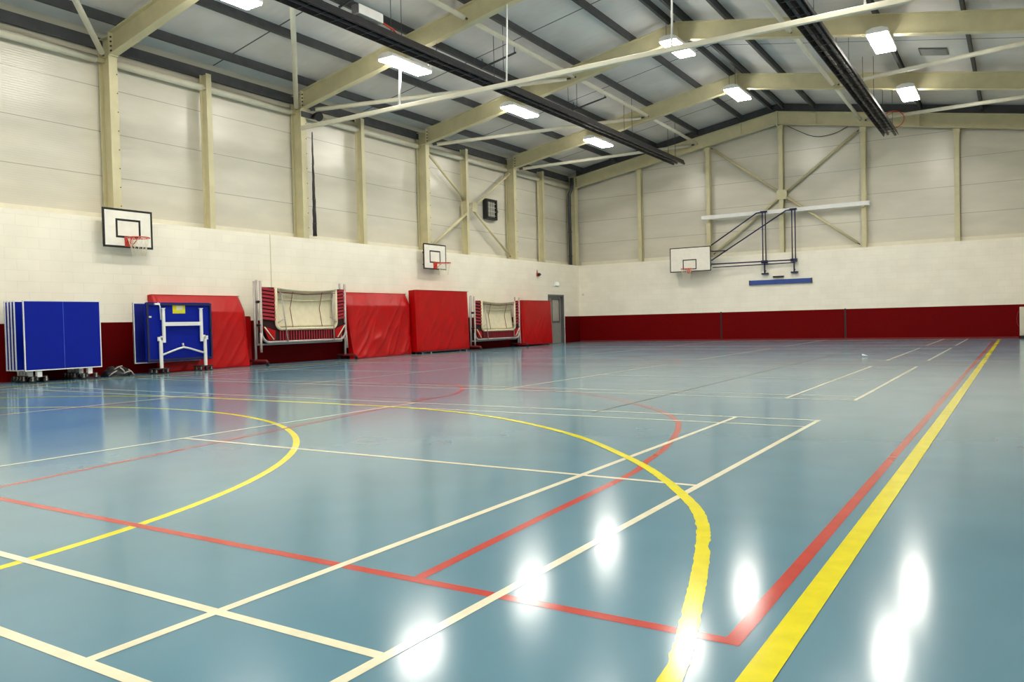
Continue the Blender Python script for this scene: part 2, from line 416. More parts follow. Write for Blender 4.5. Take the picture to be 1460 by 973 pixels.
# intermediate posts of the left wall
names = [('thin cream wall post between the nearer backboard and the netted column', 13.07), ('thin cream wall post between the netted column and the cross bracing', 18.63),
         ('thin cream wall post at the middle of the left wall cross bracing', 24.15), ('thin cream wall post between the last column and the far corner', 29.72), ('thin cream wall post nearest the viewer, off to the left', 7.5)]
for lab, y in names[:4]:
    s = MB(); zt = 7.36
    s.sweep(isec(.26, .15, .012, .01), [((XL-.06, y, BRK), (-1,0,0), (0,1,0)), ((XL-.06, y, zt), (-1,0,0), (0,1,0))])
    p = tag(s.build('wall_post', M['cream']), lab, 'post', 'thin wall posts on the left wall')
    s = MB(); s.box(XL-.30, XL-.07, y-.07, y+.07, 6.98, 7.0); s.build('cleat_plate', M['cream'], p)
# eaves ties
ys = [FY[k] for k in 'OABCDE']; el = ['nearest cream eaves tube, above the left edge of the view', 'cream eaves tube between the nearer backboard column and the netted column', 'cream eaves tube from the netted column to the cross bracing',
  'cream eaves tube across the top of the cross bracing', 'cream eaves tube running into the far corner']
for i in range(5):
    a, c = ys[i]+.22, ys[i+1]-.22
    s = MB(); s.tube([(XL-.3, a, 7.05), (XL-.3, c, 7.05)], .085, 14)
    t = tag(s.build('eaves_tube', M['cream_lt']), el[i], 'tie tube', 'cream eaves tubes on the left wall')
    each('end_lug', M['cream'], t, [lambda s, q=q, e=e: s.box(XL-.31, XL-.29, min(q, e), max(q, e), 7.0, 7.1) for q, e in ((a, ys[i]+.02), (c, ys[i+1]-.02))])

# gable posts
gl = ['cream gable post nearest the far left corner', 'cream gable post at the left end of the gable bracing and white rail', 'cream gable post at the ridge, behind the bracing cross', 'cream gable post at the right end of the white rail', 'cream gable post right of the white rail, by itself']
for lab, x in zip(gl, (-14.03, -10.95, -7.98, -4.95, -1.87)):
    s = MB(); y = YE+.03; zt = raf(x, FY['E'])-.12
    s.sweep(isec(.25, .165, .014, .01), [((x, y, BRK), (0,1,0), (1,0,0)), ((x, y, zt), (0,1,0), (1,0,0))])
    g = tag(s.build('gable_post', M['cream']), lab, 'post', 'cream posts on the end wall')
    s = MB(); s.box(x-.11, x+.11, y-.012, y, zt-.18, zt+.0); s.build('head_plate', M['cream'], g)

# cross bracing
def brace(name, lab, cat, a, c, r, mat='cream_lt', group=None, lug=.14):
    a = Vector(a); c = Vector(c); d = (c-a).normalized()
    s = MB(); s.tube([a+d*lug, c-d*lug], r, 12)
    o = tag(s.build(name, M[mat]), lab, cat, group)
    each('end_lug', M['dark'], o, [lambda s, p=p, q=q: s.tube([p, q], r*.45, 6) for p, q in ((a, a+d*(lug+.03)), (c, c-d*(lug+.03)))])
    return o
def cut_brace(name, lab, a, c, r, group, gap, plate):
    """brace cut at the middle post, joined there by a gusset plate"""
    a = Vector(a); c = Vector(c); m_ = (a+c)/2; d = (c-a).normalized()
    t = thing(name, lab, 'brace', m_, group)
    each('brace_tube', M['cream'], t, [lambda s, p=p, q=q: s.tube([p, q], r, 12) for p, q in ((a+d*.1, m_-d*gap), (m_+d*gap, c-d*.1))])
    each('end_lug', M['dark'], t, [lambda s, p=p, q=q: s.tube([p, q], r*.4, 6) for p, q in ((a, a+d*.12), (c, c-d*.12))])
    if plate: s = MB(); plate(s, m_); s.build('gusset_plate', M['cream'], t)
xw = XL-.2
cut_brace('wall_brace', 'cream brace of the left wall falling from the left column top towards the corner', (xw, FY['C']+.15, 6.95), (xw, FY['D']-.15, 3.6), .05, 'left wall cross bracing', .15, None)
cut_brace('wall_brace', 'cream brace of the left wall falling from the column right of the clock cage', (xw+.09, FY['D']-.15, 6.95), (xw+.09, FY['C']+.15, 3.6), .05, 'left wall cross bracing', .16,
          lambda s, m_: s.box(XL-.055, XL-.04, m_.y-.16, m_.y+.16, m_.z-.17, m_.z+.17))
cut_brace('gable_brace', 'cream gable brace falling to the right across the ridge post', (-10.8, YE+.08, 8.0), (-5.1, YE+.08, 3.6), .05, 'gable cross bracing', .2, None)
cut_brace('gable_brace', 'cream gable brace rising to the right across the ridge post', (-10.8, YE+.2, 3.6), (-5.1, YE+.2, 7.95), .05, 'gable cross bracing', .2,
          lambda s, m_: s.box(m_.x-.19, m_.x+.19, YE+.012, YE+.028, m_.z-.19, m_.z+.19))

# longitudinal ties and roof diagonals
NL, NR = -11.28, -4.97
seq = ['O', 'A', 'B', 'C', 'D', 'E']
zn = {k: raf(NL, FY[k])+.14 for k in seq}; zn['E'] = 8.2
tl = {('B','C'): 'second', }
def nm(k): return {'O': 'overhead', 'A': 'nearest', 'B': 'second', 'C': 'third', 'D': 'fourth', 'E': 'gable'}[k]
for side, X in (('left', NL), ('right', NR)):
    for i in range(5):
        a, c = seq[i], seq[i+1]
        if side == 'right' and i == 0: continue
        brace('tie_tube', f'long pale tube between the {nm(a)} and {nm(c)} rafters on the {side} roof slope', 'tie tube',
              (X, FY[a]+.06, zn[a]), (X, FY[c]-.06-(.05 if c == 'E' else 0), zn[c]), .06, 'cream_lt', f'tubes running along the {side} roof slope')
for a, c in (('A','O'), ('B','A'), ('B','C'), ('C','D'), ('D','E')):
    sg = 1 if FY[c] > FY[a] else -1
    lab = {('A','O'): 'diagonal roof tube rising left of the nearest column, cut by the top edge', ('B','A'): 'diagonal roof tube standing steeply above the netted column',
           ('B','C'): 'diagonal roof tube from the netted column up to the third rafter', ('C','D'): 'diagonal roof tube from the left bracing column up to the fourth rafter', ('D','E'): 'diagonal roof tube from the last column up to the gable rafter'}[(a, c)]
    brace('roof_brace', lab, 'brace', (XL+(.12 if sg > 0 else -.1), FY[a]+sg*.16, 7.1), (NL-.15, FY[c]-sg*.1, zn[c]-.02), .0625, 'cream_lt', 'diagonal roof bracing on the left slope')
for a, c in (('C','D'), ('D','E')):
    brace('roof_brace', 'diagonal pale tube on the right roof slope '+('above the farthest right lamp' if c == 'D' else 'beside the gable, below the farthest right lamp'), 'brace',
          (XR-.12, FY[a]+.16, 7.1), (NR+.15, FY[c]-.1, zn[c]-.02), .0625, 'cream_lt', 'diagonal roof bracing on the right slope')

# divider net track
ty, tz = 15.97, 6.54
tk = thing('net_track', 'long pale rail for the divider net hung across the hall on white rods', 'rail', (-9, ty, tz))
s = MB(); s.box(-16.95, XR-.05, ty-.045, ty+.045, tz-.06, tz+.05); s.build('rail', M['cream_lt'], tk, .01)
for x in (-13.39, -10.12, -6.05, -2.35):
    s = MB(); s.tube([(x, ty, tz+.05), (x, ty+.1, raf(x, FY['B']))], .035 if x < -13 else .02, 10); s.build('hanger_rod', M['white'], tk)
pts = []; rr = []
for i in range(25):
    t = i/24; z = 6.5-t*2.95
    pts.append((XL+.10+.004*math.sin(i*1.3), 16.36+.004*math.cos(i*1.9), z)); rr.append(.016+.045*t+.003*math.sin(i*2.1))
s = MB(); s.tube(pts, rr, 10)
nt_ = tag(s.build('divider_net', M['black']), 'bunched black divider net hanging down beside its cream column', 'net')
each('tie_cord', M['dark'], nt_, [lambda s, z=z, q=q: s.tube([(XL+.10+q*math.cos(a*.524), 16.36+q*math.sin(a*.524), z) for a in range(12)], .008, 6, closed=True) for z, q in ((5.6, .035), (4.6, .05), (3.9, .06))])

# ------------------------------------------------------------------ lamps
def lamp(label, x, y, z, group):
    l = thing('ceiling_lamp', label, 'lamp', (x, y, z), group)
    s = MB(); s.sweep([(-.235,.0),(.235,.0),(.25,.03),(.235,.09),(.1,.14),(-.1,.14),(-.235,.09),(-.25,.03)], [((x, y-.785, z), (1,0,0), (0,0,1)), ((x, y+.785, z), (1,0,0), (0,0,1))])
    s.build('lamp_housing', M['white'], l)
    s = MB(); s.box(x-.23, x+.23, y-.775, y+.775, z-.045, z-.001); s.build('lamp_diffuser', M['lamp'], l, .012)
    top = raf(x, y) if abs(x-XM) > 1 else raf(x, y)+RD
    for yy in (-.6, .6):
        for xx in (-.1, .1):
            s = MB(); ytop = y+yy*(1 if abs(x-XM) < 1 else .13)
            s.tube([(x+xx, y+yy, z+.13), (x+xx, ytop, top+.01)], .006, 6); s.build('suspension_wire', M['dark'], l)
    return l
rn = {'O': 'first', 'A': 'first', 'B': 'second', 'C': 'third', 'D': 'fourth'}
where = {'A': 'cut by the top edge of the view', 'B': 'in front of the second rafter', 'C': 'in front of the third rafter', 'D': 'farthest down the hall'}
for k in 'OABCD':
    y = FY[k]+.1
    lamp({'O': 'lamp of the left row above the top edge of the view'}.get(k, f'bright long lamp of the left row, {where.get(k)}'), -13.37, y, 7.66, 'left row of ceiling lamps')
    lamp({'O': 'lamp under the ridge above the top edge of the view, nearest the viewer', 'A': 'lamp under the ridge above the nearest rafter, out of view', 'B': 'lamp under the ridge over the net rail, out of view', 'C': 'nearer glowing lamp under the ridge, partly behind the net rail', 'D': 'farther glowing lamp under the ridge, by the fourth rafter'}[k], XM+.04, y-.25, 8.5, 'ridge row of ceiling lamps')
    lamp({'O': 'lamp of the right row nearest the viewer, overhead', 'A': 'lamp of the right row on the nearest rafter, overhead', 'B': 'lamp of the right row above the net rail, overhead', 'C': 'big glowing lamp of the right row below the net rail', 'D': 'farthest glowing lamp of the right row, above the gable post'}[k], -2.84, y-.05, 7.66, 'right row of ceiling lamps')
for x, z in ((-13.37, 7.66), (XM, 8.5), (-2.84, 7.66)):
    lamp({-13.37: 'lamp of the left row over the near end of the hall', XM: 'lamp of the ridge row over the near end of the hall', -2.84: 'lamp of the right row over the near end of the hall'}[x], x, .3, z, 'lamps over the near end of the hall')

# ------------------------------------------------------------------ radiant heaters
def heater(label, x0, y0, x1, y1, z, burner):
    h = thing('radiant_heater', label, 'heater', ((x0+x1)/2, (y0+y1)/2, z))
    A = Vector((x0, y0, z)); B = Vector((x1, y1, z)); d = (B-A).normalized(); n = Vector((d.y, -d.x, 0)); up = Vector((0,0,1))
    s = MB(); pr = [(-.24,-.08),(-.20,.08),(-.1,.13),(.1,.13),(.20,.08),(.24,-.08),(.225,-.08),(.185,.065),(.09,.112),(-.09,.112),(-.185,.065),(-.225,-.08)]
    s.sweep(pr, [(A, n, up), (B, n, up)]); s.build('reflector', M['heater'], h)
    for q in (-.1, .1):
        s = MB(); s.tube([A+n*q-d*.1+up*.01, B+n*q+d*(.3 if q > 0 else .0)], .045, 12); s.build('radiant_tube', M['heater'], h)
    L = (B-A).length; k = int(L//.45)
    each('guard_bar', M['dark'], h, [lambda s, c=A+d*(i*.45): s.tube([c-n*.22-up*.065, c+n*.22-up*.065], .007, 6) for i in range(1, k)])
    for i in range(6):
        c = A+d*(.8+i*(L-1.6)/5)
        each('hanger_chain', M['dark'], h, [lambda s, q=q: s.tube([c+n*q+up*.1, Vector((c.x+n.x*q, c.y, liner(c.x+n.x*q, c.y)))], .008, 6) for q in (-.15, .15)])
    if burner:
        s = MB(); c = Vector((x0+.12, 13.0, z+.26)); s.box(c.x-.10, c.x+.10, c.y-.45, c.y+.3, c.z-.10, c.z+.10)
        bn = tag(s.build('burner_box', M['white'], h, .01), 'pale burner box')
        s = MB(); s.box(c.x-.09, c.x+.09, c.y-.475, c.y-.45, c.z-.09, c.z+.09); tag(s.build('inlet_grille', M['dark'], bn), 'dark inlet')
        s = MB(); s.tube([c+Vector((.03,.3,-.05)), c+Vector((.03,.7,-.1)), c+Vector((0,.85,-.16))], .022); tag(s.build('gas_hose', M['red'], bn), 'red gas hose')
    else:
        s = MB(); c = B+Vector((.1, -.1, .15)); s.tube([c+Vector((.35*math.sin(a*.35), -.2*a/10, .28*(1-math.cos(a*.35)))) for a in range(12)], .015, 6); tag(s.build('gas_hose', M['red'], h), 'thin red gas hose')
heater('long dark radiant heater strip hung under the left roof slope', -11.75, 9.0, -11.68, 31.4, 7.3, True)
heater('long dark radiant heater strip hung under the right roof slope', -3.82, 9.0, -3.80, 31.2, 7.3, False)
e = thing('emergency_light', 'small pale fitting beside the left heater, right of the second left lamp', 'light fitting', (-12.3, 16.2, 7.42))
s = MB(); s.box(-12.42, -12.24, 15.95, 16.5, 7.40, 7.47); s.build('fitting_body', M['cream_lt'], e, .015)
s = MB(); s.box(-12.39, -12.27, 16.0, 16.45, 7.375, 7.40); s.build('fitting_lens', M['white'], e, .01)
s = MB(); s.tube([(-12.33, 16.2, 7.47), (-12.33, 16.2, raf(-12.33, 16.2))], .008, 6); s.build('suspension_wire', M['dark'], e)
# conduits across the roof lining beside the heaters
for lab, x0, x1, y in (('thin dark conduit across the left slope above the third bay', -13.1, -11.9, 19.3), ('thin dark conduit across the left slope above the fourth bay', -13.1, -11.8, 24.9), ('thin dark conduit across the left slope above the second bay', -13.2, -11.9, 13.7)):
    s = MB(); s.tube([(x0, y, liner(x0, y)-.26), (x1, y, liner(x1, y)-.26)], .03, 8)
    c = tag(s.build('conduit', M['dark']), lab, 'conduit', 'dark conduits beside the left heater')
    each('conduit_clip', M['dark'], c, [lambda s, xx=xx: s.tube([(xx, y, liner(xx, y)-.26), (xx, y, liner(xx, y)-.004)], .012, 6) for xx in (x0+.05, x1-.05)])
# roof vent on right slope
v = MB(); x0, x1, y0, y1 = -2.38, -1.66, 25.5, 26.15
pts = [(x0, y0), (x1, y0), (x1, y1), (x0, y1)]
v.add([(x, y, liner(x, y)-.03) for x, y in pts]+[(x, y, liner(x, y)+.01) for x, y in pts], [(0,1,2,3), (0,4,5,1), (1,5,6,2), (2,6,7,3), (3,7,4,0)])
vv = tag(v.build('roof_vent', M['door_dk']), 'grey rectangular vent in the roof lining right of the farther right lamp', 'vent')
for i in range(5):
    s = MB(); y = y0+.08+i*.12; s.add([(x0+.04, y, liner(x0+.04, y)-.035), (x1-.04, y, liner(x1-.04, y)-.035), (x1-.04, y+.05, liner(x1-.04, y+.05)-.05), (x0+.04, y+.05, liner(x0+.04, y+.05)-.05)], [(0,1,2,3)])
    s.build('vent_slat', M['door'], vv)

# ------------------------------------------------------------------ court lines (paint, part of the floor)
def ribbon(b, pts, w, z, rag=0, closed=False):
    b.lift = getattr(b, 'lift', 0)+.000006; z = z+b.lift
    pts = [Vector((p[0], p[1], 0)) for p in pts]; n = len(pts); vs = []
    for i in range(n):
        t = (pts[min(i+1, n-1)]-pts[max(i-1, 0)]).normalized(); q = Vector((-t.y, t.x, 0))
        for sg in (-1, 1):
            k = w/2
            if rag: k += rag*noise.noise(Vector((pts[i].x*23+sg*7, pts[i].y*23, 0)))*(1 if pts[i].y < 5 else 0)-max(0, noise.noise(Vector((pts[i].x*6.7, pts[i].y*6.7, sg*3)))-.42)*rag*6
            vs.append(pts[i]+q*sg*k+Vector((0,0,z)))
    b.add(vs, [(2*i, 2*i+2, 2*i+3, 2*i+1) for i in range(n-1)])
def spline(P, per=14):
    out = []
    for i in range(len(P)-1):
        p0 = P[max(i-1, 0)]; p1 = P[i]; p2 = P[i+1]; p3 = P[min(i+2, len(P)-1)]
        for s in range(per):
            t = s/per
            out.append(tuple(.5*((2*p1[c])+(-p0[c]+p2[c])*t+(2*p0[c]-5*p1[c]+4*p2[c]-p3[c])*t*t+(-p0[c]+3*p1[c]-3*p2[c]+p3[c])*t**3) for c in (0, 1)))
    return out+[tuple(P[-1])]
def seg(b, x0, y0, x1, y1, w, z):
    L = math.hypot(x1-x0, y1-y0); n = max(1, int(L/.5))
    ribbon(b, [(x0+(x1-x0)*i/n, y0+(y1-y0)*i/n) for i in range(n+1)], w, z)
W = .042
xb, xlng, xsh = -1.56, -2.31, -6.27              # badminton: back line, long service, short service
mir = lambda x: 2*(-8.26)-x
bw = MB(); zw = .0014
for y0 in (1.27, 9.55, 17.92, 26.05):
    y1 = y0+6.36; ym = y0+3.14
    for y in (y0, y0+.46, y1-.47, y1): seg(bw, xb+W/2, y, mir(xb)-W/2, y, W, zw)
    for f in (lambda x: x, mir):
        for x in (xb, xlng, xsh): seg(bw, f(x), y0, f(x), y1, W, zw)
        seg(bw, f(xb), ym, f(xsh), ym, W, zw)
seg(bw, XL+.6, 17.92, .4, 17.92, .05, zw)
tag(bw.build('white_court_lines', M['l_white'], floor), 'cream white badminton court lines')
zr = .0008; br_ = MB(); c0 = -8.08
seg(br_, -.70, 2.32, -15.46, 2.32, .05, zr); seg(br_, -.725, 2.30, -.725, 30.4, .052, zr); seg(br_, -15.43, 2.3, -15.43, 30.4, .05, zr); seg(br_, -.70, 30.4, -15.46, 30.4, .05, zr)
m2 = lambda P: [(2*c0-x, y) for x, y in P]
arc = [(-1.93, 2.33), (-1.99, 3.2), (-2.06, 4.2), (-2.17, 5.1)]
th0 = math.atan2(5.7-3.95, 5.83)
half = [(-2.05, 4.55), (-2.13, 5.0), (-2.24, 5.62), (-2.47, 6.48), (-2.74, 7.17), (-3.16, 7.82), (-3.8, 8.5), (-4.72, 9.27), (-5.9, 9.83), (-7.0, 10.1), (c0, 10.17)]
P3 = spline([(-1.93, 2.33), (-1.98, 3.2)]+half)
three = P3+list(reversed(m2(P3)))
for f in (lambda y: y, lambda y: 32.7-y):
    ribbon(br_, [(x, f(y)) for x, y in three], .05, zr)
    seg(br_, -5.40, f(2.34), -6.42, f(8.05), .05, zr); seg(br_, 2*c0+5.40, f(2.34), 2*c0+6.42, f(8.05), .05, zr); seg(br_, -6.42, f(8.08), 2*c0+6.42, f(8.08), .05, zr)
    kp = spline([(-6.42, 8.08), (-6.5, 8.7), (-6.75, 9.25), (-7.12, 9.78), (-7.5, 10.05), (c0, 10.18)])
    ribbon(br_, [(x, f(y)) for x, y in kp+list(reversed(m2(kp)))], .05, zr)
seg(br_, -.725, 16.35, -15.43, 16.35, .05, zr)
ribbon(br_, [(c0+1.8*math.cos(a*math.pi/36), 16.35+1.8*math.sin(a*math.pi/36)) for a in range(73)], .05, zr)
tag(br_.build('red_court_lines', M['l_red'], floor), 'red basketball court lines')
zy = .0020; by_ = MB()
seg(by_, -.598, YN+.6, -.598, 31.7, .085, zy); seg(by_, -15.6, YN+.6, -15.6, 31.7, .085, zy); seg(by_, -.56, 31.7, -15.64, 31.7, .085, zy)
big = [(-.74, 1.0), (-.76, 1.6), (-.80, 2.04), (-.92, 2.52), (-1.10, 3.14), (-1.24, 3.55), (-1.38, 3.86), (-1.56, 4.15), (-1.76, 4.44), (-2.02, 4.78), (-2.40, 5.2), (-3.05, 5.83), (-3.83, 6.38), (-4.7, 6.83), (-5.6, 7.08), (-6.6, 7.18), (-8.05, 7.2), (-9.4, 7.19)]
bp_ = spline(big, 40); ribbon(by_, bp_, .062, zy, .005)
ribbon(by_, spline([(-9.4, 7.19)]+[(-9.4-6.1*math.sin(a*math.pi/24), 1.05+6.14*math.cos(a*math.pi/24)) for a in range(1, 13)]), .06, zy)
cx, cy, cr = -8.53, .98, 5.02
ribbon(by_, [(cx+cr*math.cos(a*math.pi/72), cy+cr*math.sin(a*math.pi/72)) for a in range(-4, 77)], .055, .0003)
seg(by_, -.6, .55, -15.6, .55, .06, zy)
tag(by_.build('yellow_court_lines', M['l_yellow'], floor), 'yellow sideline and goal arcs')
bg = MB(); seg(bg, -3.78, 7.5, -3.8, 25.2,   .045, .0020); tag(bg.build('grey_court_lines', M['l_grey'], floor), 'faint grey line')

# ------------------------------------------------------------------ wall backboards
def ring_and_net(parent, c, out, z, rn_=.225):
    """steel ring, arm and cord net; c = point where the arm meets the board, out = unit vector away from the board"""
    out = Vector(out); side = Vector((-out.y, out.x, 0)); ctr = Vector(c)+out*(.15+rn_); ctr.z = z
    s = MB(); s.tube([ctr+out*rn_*math.cos(a*math.pi/16)+side*rn_*math.sin(a*math.pi/16) for a in range(32)], .013, 8, closed=True)
    rg = tag(s.build('ring', M['red'], parent), 'red steel ring')
    b0 = Vector(c); b0.z = z
    s = MB()
    for sd in (-.09, .09):
        s.tube([b0+side*sd+out*.005, ctr-out*rn_*.88+side*sd*1.3], .012, 8)
        s.tube([b0+side*sd*.8+out*.01-Vector((0,0,.14)), ctr-out*rn_*.9+side*sd*1.2-Vector((0,0,.01))], .012, 8)
    s.add([b0+side*q+out*o+Vector((0,0,h)) for o in (0, .014) for q, h in ((-.1,.05),(.1,.05),(.09,-.17),(-.09,-.17))], [(3,2,1,0),(4,5,6,7),(0,1,5,4),(1,2,6,5),(2,3,7,6),(3,0,4,7)])
    s.build('ring_bracket', M['red'], rg)
    s = MB(); nn = 12; lev = [(1, 0), (.86, -.1), (.74, -.2), (.66, -.3), (.62, -.4)]
    pt = lambda i, l: ctr+(out*math.cos(2*math.pi*(i+.5*(l % 2))/nn)+side*math.sin(2*math.pi*(i+.5*(l % 2))/nn))*rn_*lev[l][0]+Vector((0,0,lev[l][1]))
    for l in range(4):
        for i in range(nn):
            s.tube([pt(i, l), pt(i, l+1)], .0045, 4, cap=False); s.tube([pt(i, l), pt(i-1 if l % 2 == 0 else i+1, l+1)], .0045, 4, cap=False)
    tag(s.build('basket_net', M['net'], parent), 'white cord net')
def frame_rect(s, a, u, v, w, h, t, o0, o1, nrm):
    """rectangular outline of width t lying in plane (u,v) with corner a"""
    a = Vector(a); u = Vector(u); v = Vector(v); nrm = Vector(nrm)
    def bx(p, q, e, f):
        vs = [a+u*x+v*y+nrm*o for o in (o0, o1) for x, y in ((p, q), (e, q), (e, f), (p, f))]
        s.add(vs, [(3,2,1,0),(4,5,6,7),(0,1,5,4),(1,2,6,5),(2,3,7,6),(3,0,4,7)])
    bx(0, 0, w, t); bx(0, h-t, w, h); bx(0, t, t, h-t); bx(w-t, t, w, h-t)
def wall_goal(label, y0, y1, z0, z1, bt):
    x = -16.8; yc = (y0+y1)/2
    g = thing('basketball_backboard', label, 'backboard', (x, yc, z0), 'small backboards on the left wall')
    s = MB(); s.box(x-.02, x, y0, y1, z0, z1); s.build('board', M['board'], g)
    s = MB(); frame_rect(s, (x, y0, z0), (0,1,0), (0,0,1), y1-y0, z1-z0, bt, -.022, .003, (1,0,0)); tag(s.build('board_border', M['black'], g), 'black border')
    s = MB(); frame_rect(s, (x, yc-.295, z0+.22), (0,1,0), (0,0,1), .59, .42, .045, 0, .004, (1,0,0)); tag(s.build('target_rectangle', M['black'], g), 'black aiming rectangle')
    for yy in (yc-.35, yc+.35):
        s = MB(); s.box(x-.05, x-.02, yy-.03, yy+.03, z0+.05, z1-.05); br0 = s.build('wall_bracket', M['dark'], g)
        each('bracket_arm', M['dark'], br0, [lambda s, zz=zz: s.box(XL+.001, x-.05, yy-.02, yy+.02, zz, zz+.04) for zz in (z0+.15, z1-.3)])
    ring_and_net(g, (x, yc+.0, 3.03), (1,0,0), z0+.20)
wall_goal('nearer white backboard with black border on the left wall, above the blue tables', 10.0, 11.18, 2.82, 3.68, .045)
wall_goal('farther white backboard with black border on the left wall, above the upright red mat', 21.08, 22.32, 2.82, 3.68, .04)

# end wall swinging goal
g = thing('basketball_goal', 'white backboard held sideways from the end wall by a dark blue tube frame', 'basketball goal', (-9, YE, 3))
yb = 32.15; x0, x1, z0, z1 = -12.44, -10.68, 2.89, 3.91
s = MB(); s.box(x0, x1, yb, yb+.025, z0, z1); s.build('board', M['board'], g)
s = MB(); frame_rect(s, (x0, yb, z0), (1,0,0), (0,0,1), x1-x0, z1-z0, .035, -.004, .028, (0,1,0)); tag(s.build('board_border', M['black'], g), 'black border')
s = MB(); frame_rect(s, (-11.88, yb, 2.98), (1,0,0), (0,0,1), .59, .42, .04, -.005, 0, (0,1,0)); tag(s.build('target_rectangle', M['black'], g), 'black aiming rectangle')
ring_and_net(g, (-11.59, yb, 2.96), (0,-1,0), 2.99)
for xp, zt in ((-8.62, 5.13), (-7.48, 5.13)):
    s = MB()
    for dx in (-.06, .06): s.tube([(xp+dx, YE-.15, 3.1), (xp+dx, YE-.15, zt)], .022, 8)
    s.tube([(xp, YE-.14, 2.7), (xp, YE-.14, 3.2)], .028, 8)
    for zz in (2.78, 3.14): s.tube([(xp, YE-.14, zz), (xp, YE, zz)], .025, 8)
    po = s.build('upright_post', M['navy'], g)
    each('pivot_block', M['navy'], po, [lambda s, q=q: s.box(*q) for q in ((xp-.13, xp+.13, YE-.19, YE-.125, zt-.03, zt+.04), (xp-.13, xp+.13, YE-.15, YE-.001, 2.64, 2.70), (xp-.12, xp+.12, YE-.2, YE-.08, 3.08, 3.2))])
def bar(pts, r=.026, nm_='swing_arm'):
    s = MB(); s.tube(pts, r, 8); s.build(nm_, M['navy'], g)
bar([(-8.55, YE-.18, 5.14), (-8.9, YE-.2, 5.1), (-10.68, yb+.06, 3.92)]); bar([(-7.4, YE-.18, 5.14), (-7.75, YE-.2, 5.1), (-10.68, yb+.06, 3.3)])
bar([(-7.48, YE-.19, 3.15), (-10.68, yb+.06, 3.15)]); bar([(-7.48, YE-.1, 3.05), (-10.68, yb+.2, 3.02)], .02)
bar([(-10.68, yb+.06, 3.68), (-10.05, YE-.32, 3.68)], .022, 'strut')
s = MB()
for xx in (x0+.35, x1-.35): s.box(xx-.025, xx+.025, yb+.025, yb+.09, z0+.05, z1-.05)
for zz in (z0+.2, z1-.2): s.box(x0+.2, x1, yb+.03, yb+.08, zz-.025, zz+.025)
s.build('board_frame', M['navy'], g)
s = MB(); s.box(-11.2, -4.73, YE-.12, YE-.0, 5.04, 5.2)
r_ = tag(s.build('mounting_rail', M['white'], None, .01), 'long white rail across the gable posts above the blue goal frame', 'rail')
each('rail_bracket', M['cream'], r_, [lambda s, xx=xx: s.box(xx-.04, xx+.04, YE-.125, YE+.015, 4.98, 5.04) for xx in (-10.95, -7.98, -4.95)])
s = MB(); s.box(-9.25, -6.85, YE-.09, YE, 2.24, 2.42); pd = tag(s.build('wall_pad', M['pad'], None, .015), 'long blue pad fixed to the end wall under the goal frame', 'pad')
each('pad_end', M['navy'], pd, [lambda s, xx=xx: s.box(xx, xx+.04, YE-.092, YE, 2.235, 2.425) for xx in (-9.27, -6.87)])
s = MB(); s.box(-8.32, -7.9, YE-.1, YE, 2.5, 2.56); s.box(-8.2, -8.02, YE-.16, YE-.1, 2.51, 2.55); tag(s.build('catch_bracket', M['black'], None, .01), 'short black catch on the end wall above the blue pad', 'bracket')

# ------------------------------------------------------------------ small wall fittings
cb = thing('caged_clock', 'black caged box with grid front high on the left wall', 'clock', (XL-.3, 26.0, 5.3))
xx = XL-.28
s = MB(); s.box(xx-.16, xx-.05, 25.72, 26.38, 5.02, 5.72); s.build('clock_case', M['door'], cb)
s = MB(); frame_rect(s, (xx, 25.68, 4.98), (0,1,0), (0,0,1), .74, .78, .09, -.17, .02, (1,0,0)); tag(s.build('cage_frame', M['black'], cb), 'black frame')
s = MB()
for i in range(1, 4): s.tube([(xx, 25.72+i*.165, 5.02), (xx, 25.72+i*.165, 5.72)], .009, 6)
for i in range(1, 5): s.tube([(xx, 25.72, 4.98+i*.155), (xx, 26.38, 4.98+i*.155)], .009, 6)
s.build('cage_bar', M['cream_lt'], cb)
s = MB(); s.box(XL-CL, XL-CL+.08, 26.48, 26.62, 5.28, 5.42); s.box(XL-CL+.08, XL-CL+.14, 26.52, 26.58, 5.3, 5.38); tag(s.build('sensor_box', M['door']), 'small grey box on the white panels right of the caged clock', 'sensor')
sp = thing('loudspeaker', 'round black fitting at the top of the netted column', 'speaker', (XL+.12, 16.5, 7.0))
s = MB(); s.tube([(XL+.02, 16.5, 6.98), (XL+.10, 16.5, 6.98), (XL+.22, 16.48, 6.95), (XL+.3, 16.46, 6.92)], [.05, .09, .12, .13], 16); s.build('speaker_body', M['black'], sp)
s = MB(); s.box(XL+.0005, XL+.03, 16.06, 16.56, 6.9, 7.05); s.build('speaker_bracket', M['dark'], sp)
al = thing('alarm_beacon', 'small red and black alarm beacon on the cream wall above the farthest red mat', 'alarm', (XL, 28.95, 2.95))
s = MB(); s.box(XL, XL+.05, 28.86, 29.04, 2.86, 3.0); s.build('alarm_base', M['red'], al, .01)
s = MB(); s.tube([(XL+.05, 28.95, 2.93), (XL+.12, 28.95, 2.93), (XL+.17, 28.95, 2.93)], [.07, .065, .03], 12); s.build('alarm_horn', M['black'], al)
s = MB(); s.tube([(XL+.025, 28.9, 3.0), (XL+.025, 28.9, 3.12)], [.02, .012], 8); s.build('alarm_lead', M['red_dk'], al)
ex = thing('sign_light', 'small pale lit sign box on the wall above the grey door', 'sign', (XL, 30.55, 2.58))
s = MB(); s.box(XL, XL+.06, 30.38, 30.72, 2.50, 2.68); s.build('sign_body', M['white'], ex, .01)
s = MB(); s.box(XL+.06, XL+.066, 30.40, 30.70, 2.515, 2.665); s.build('sign_face', M['exit'], ex)
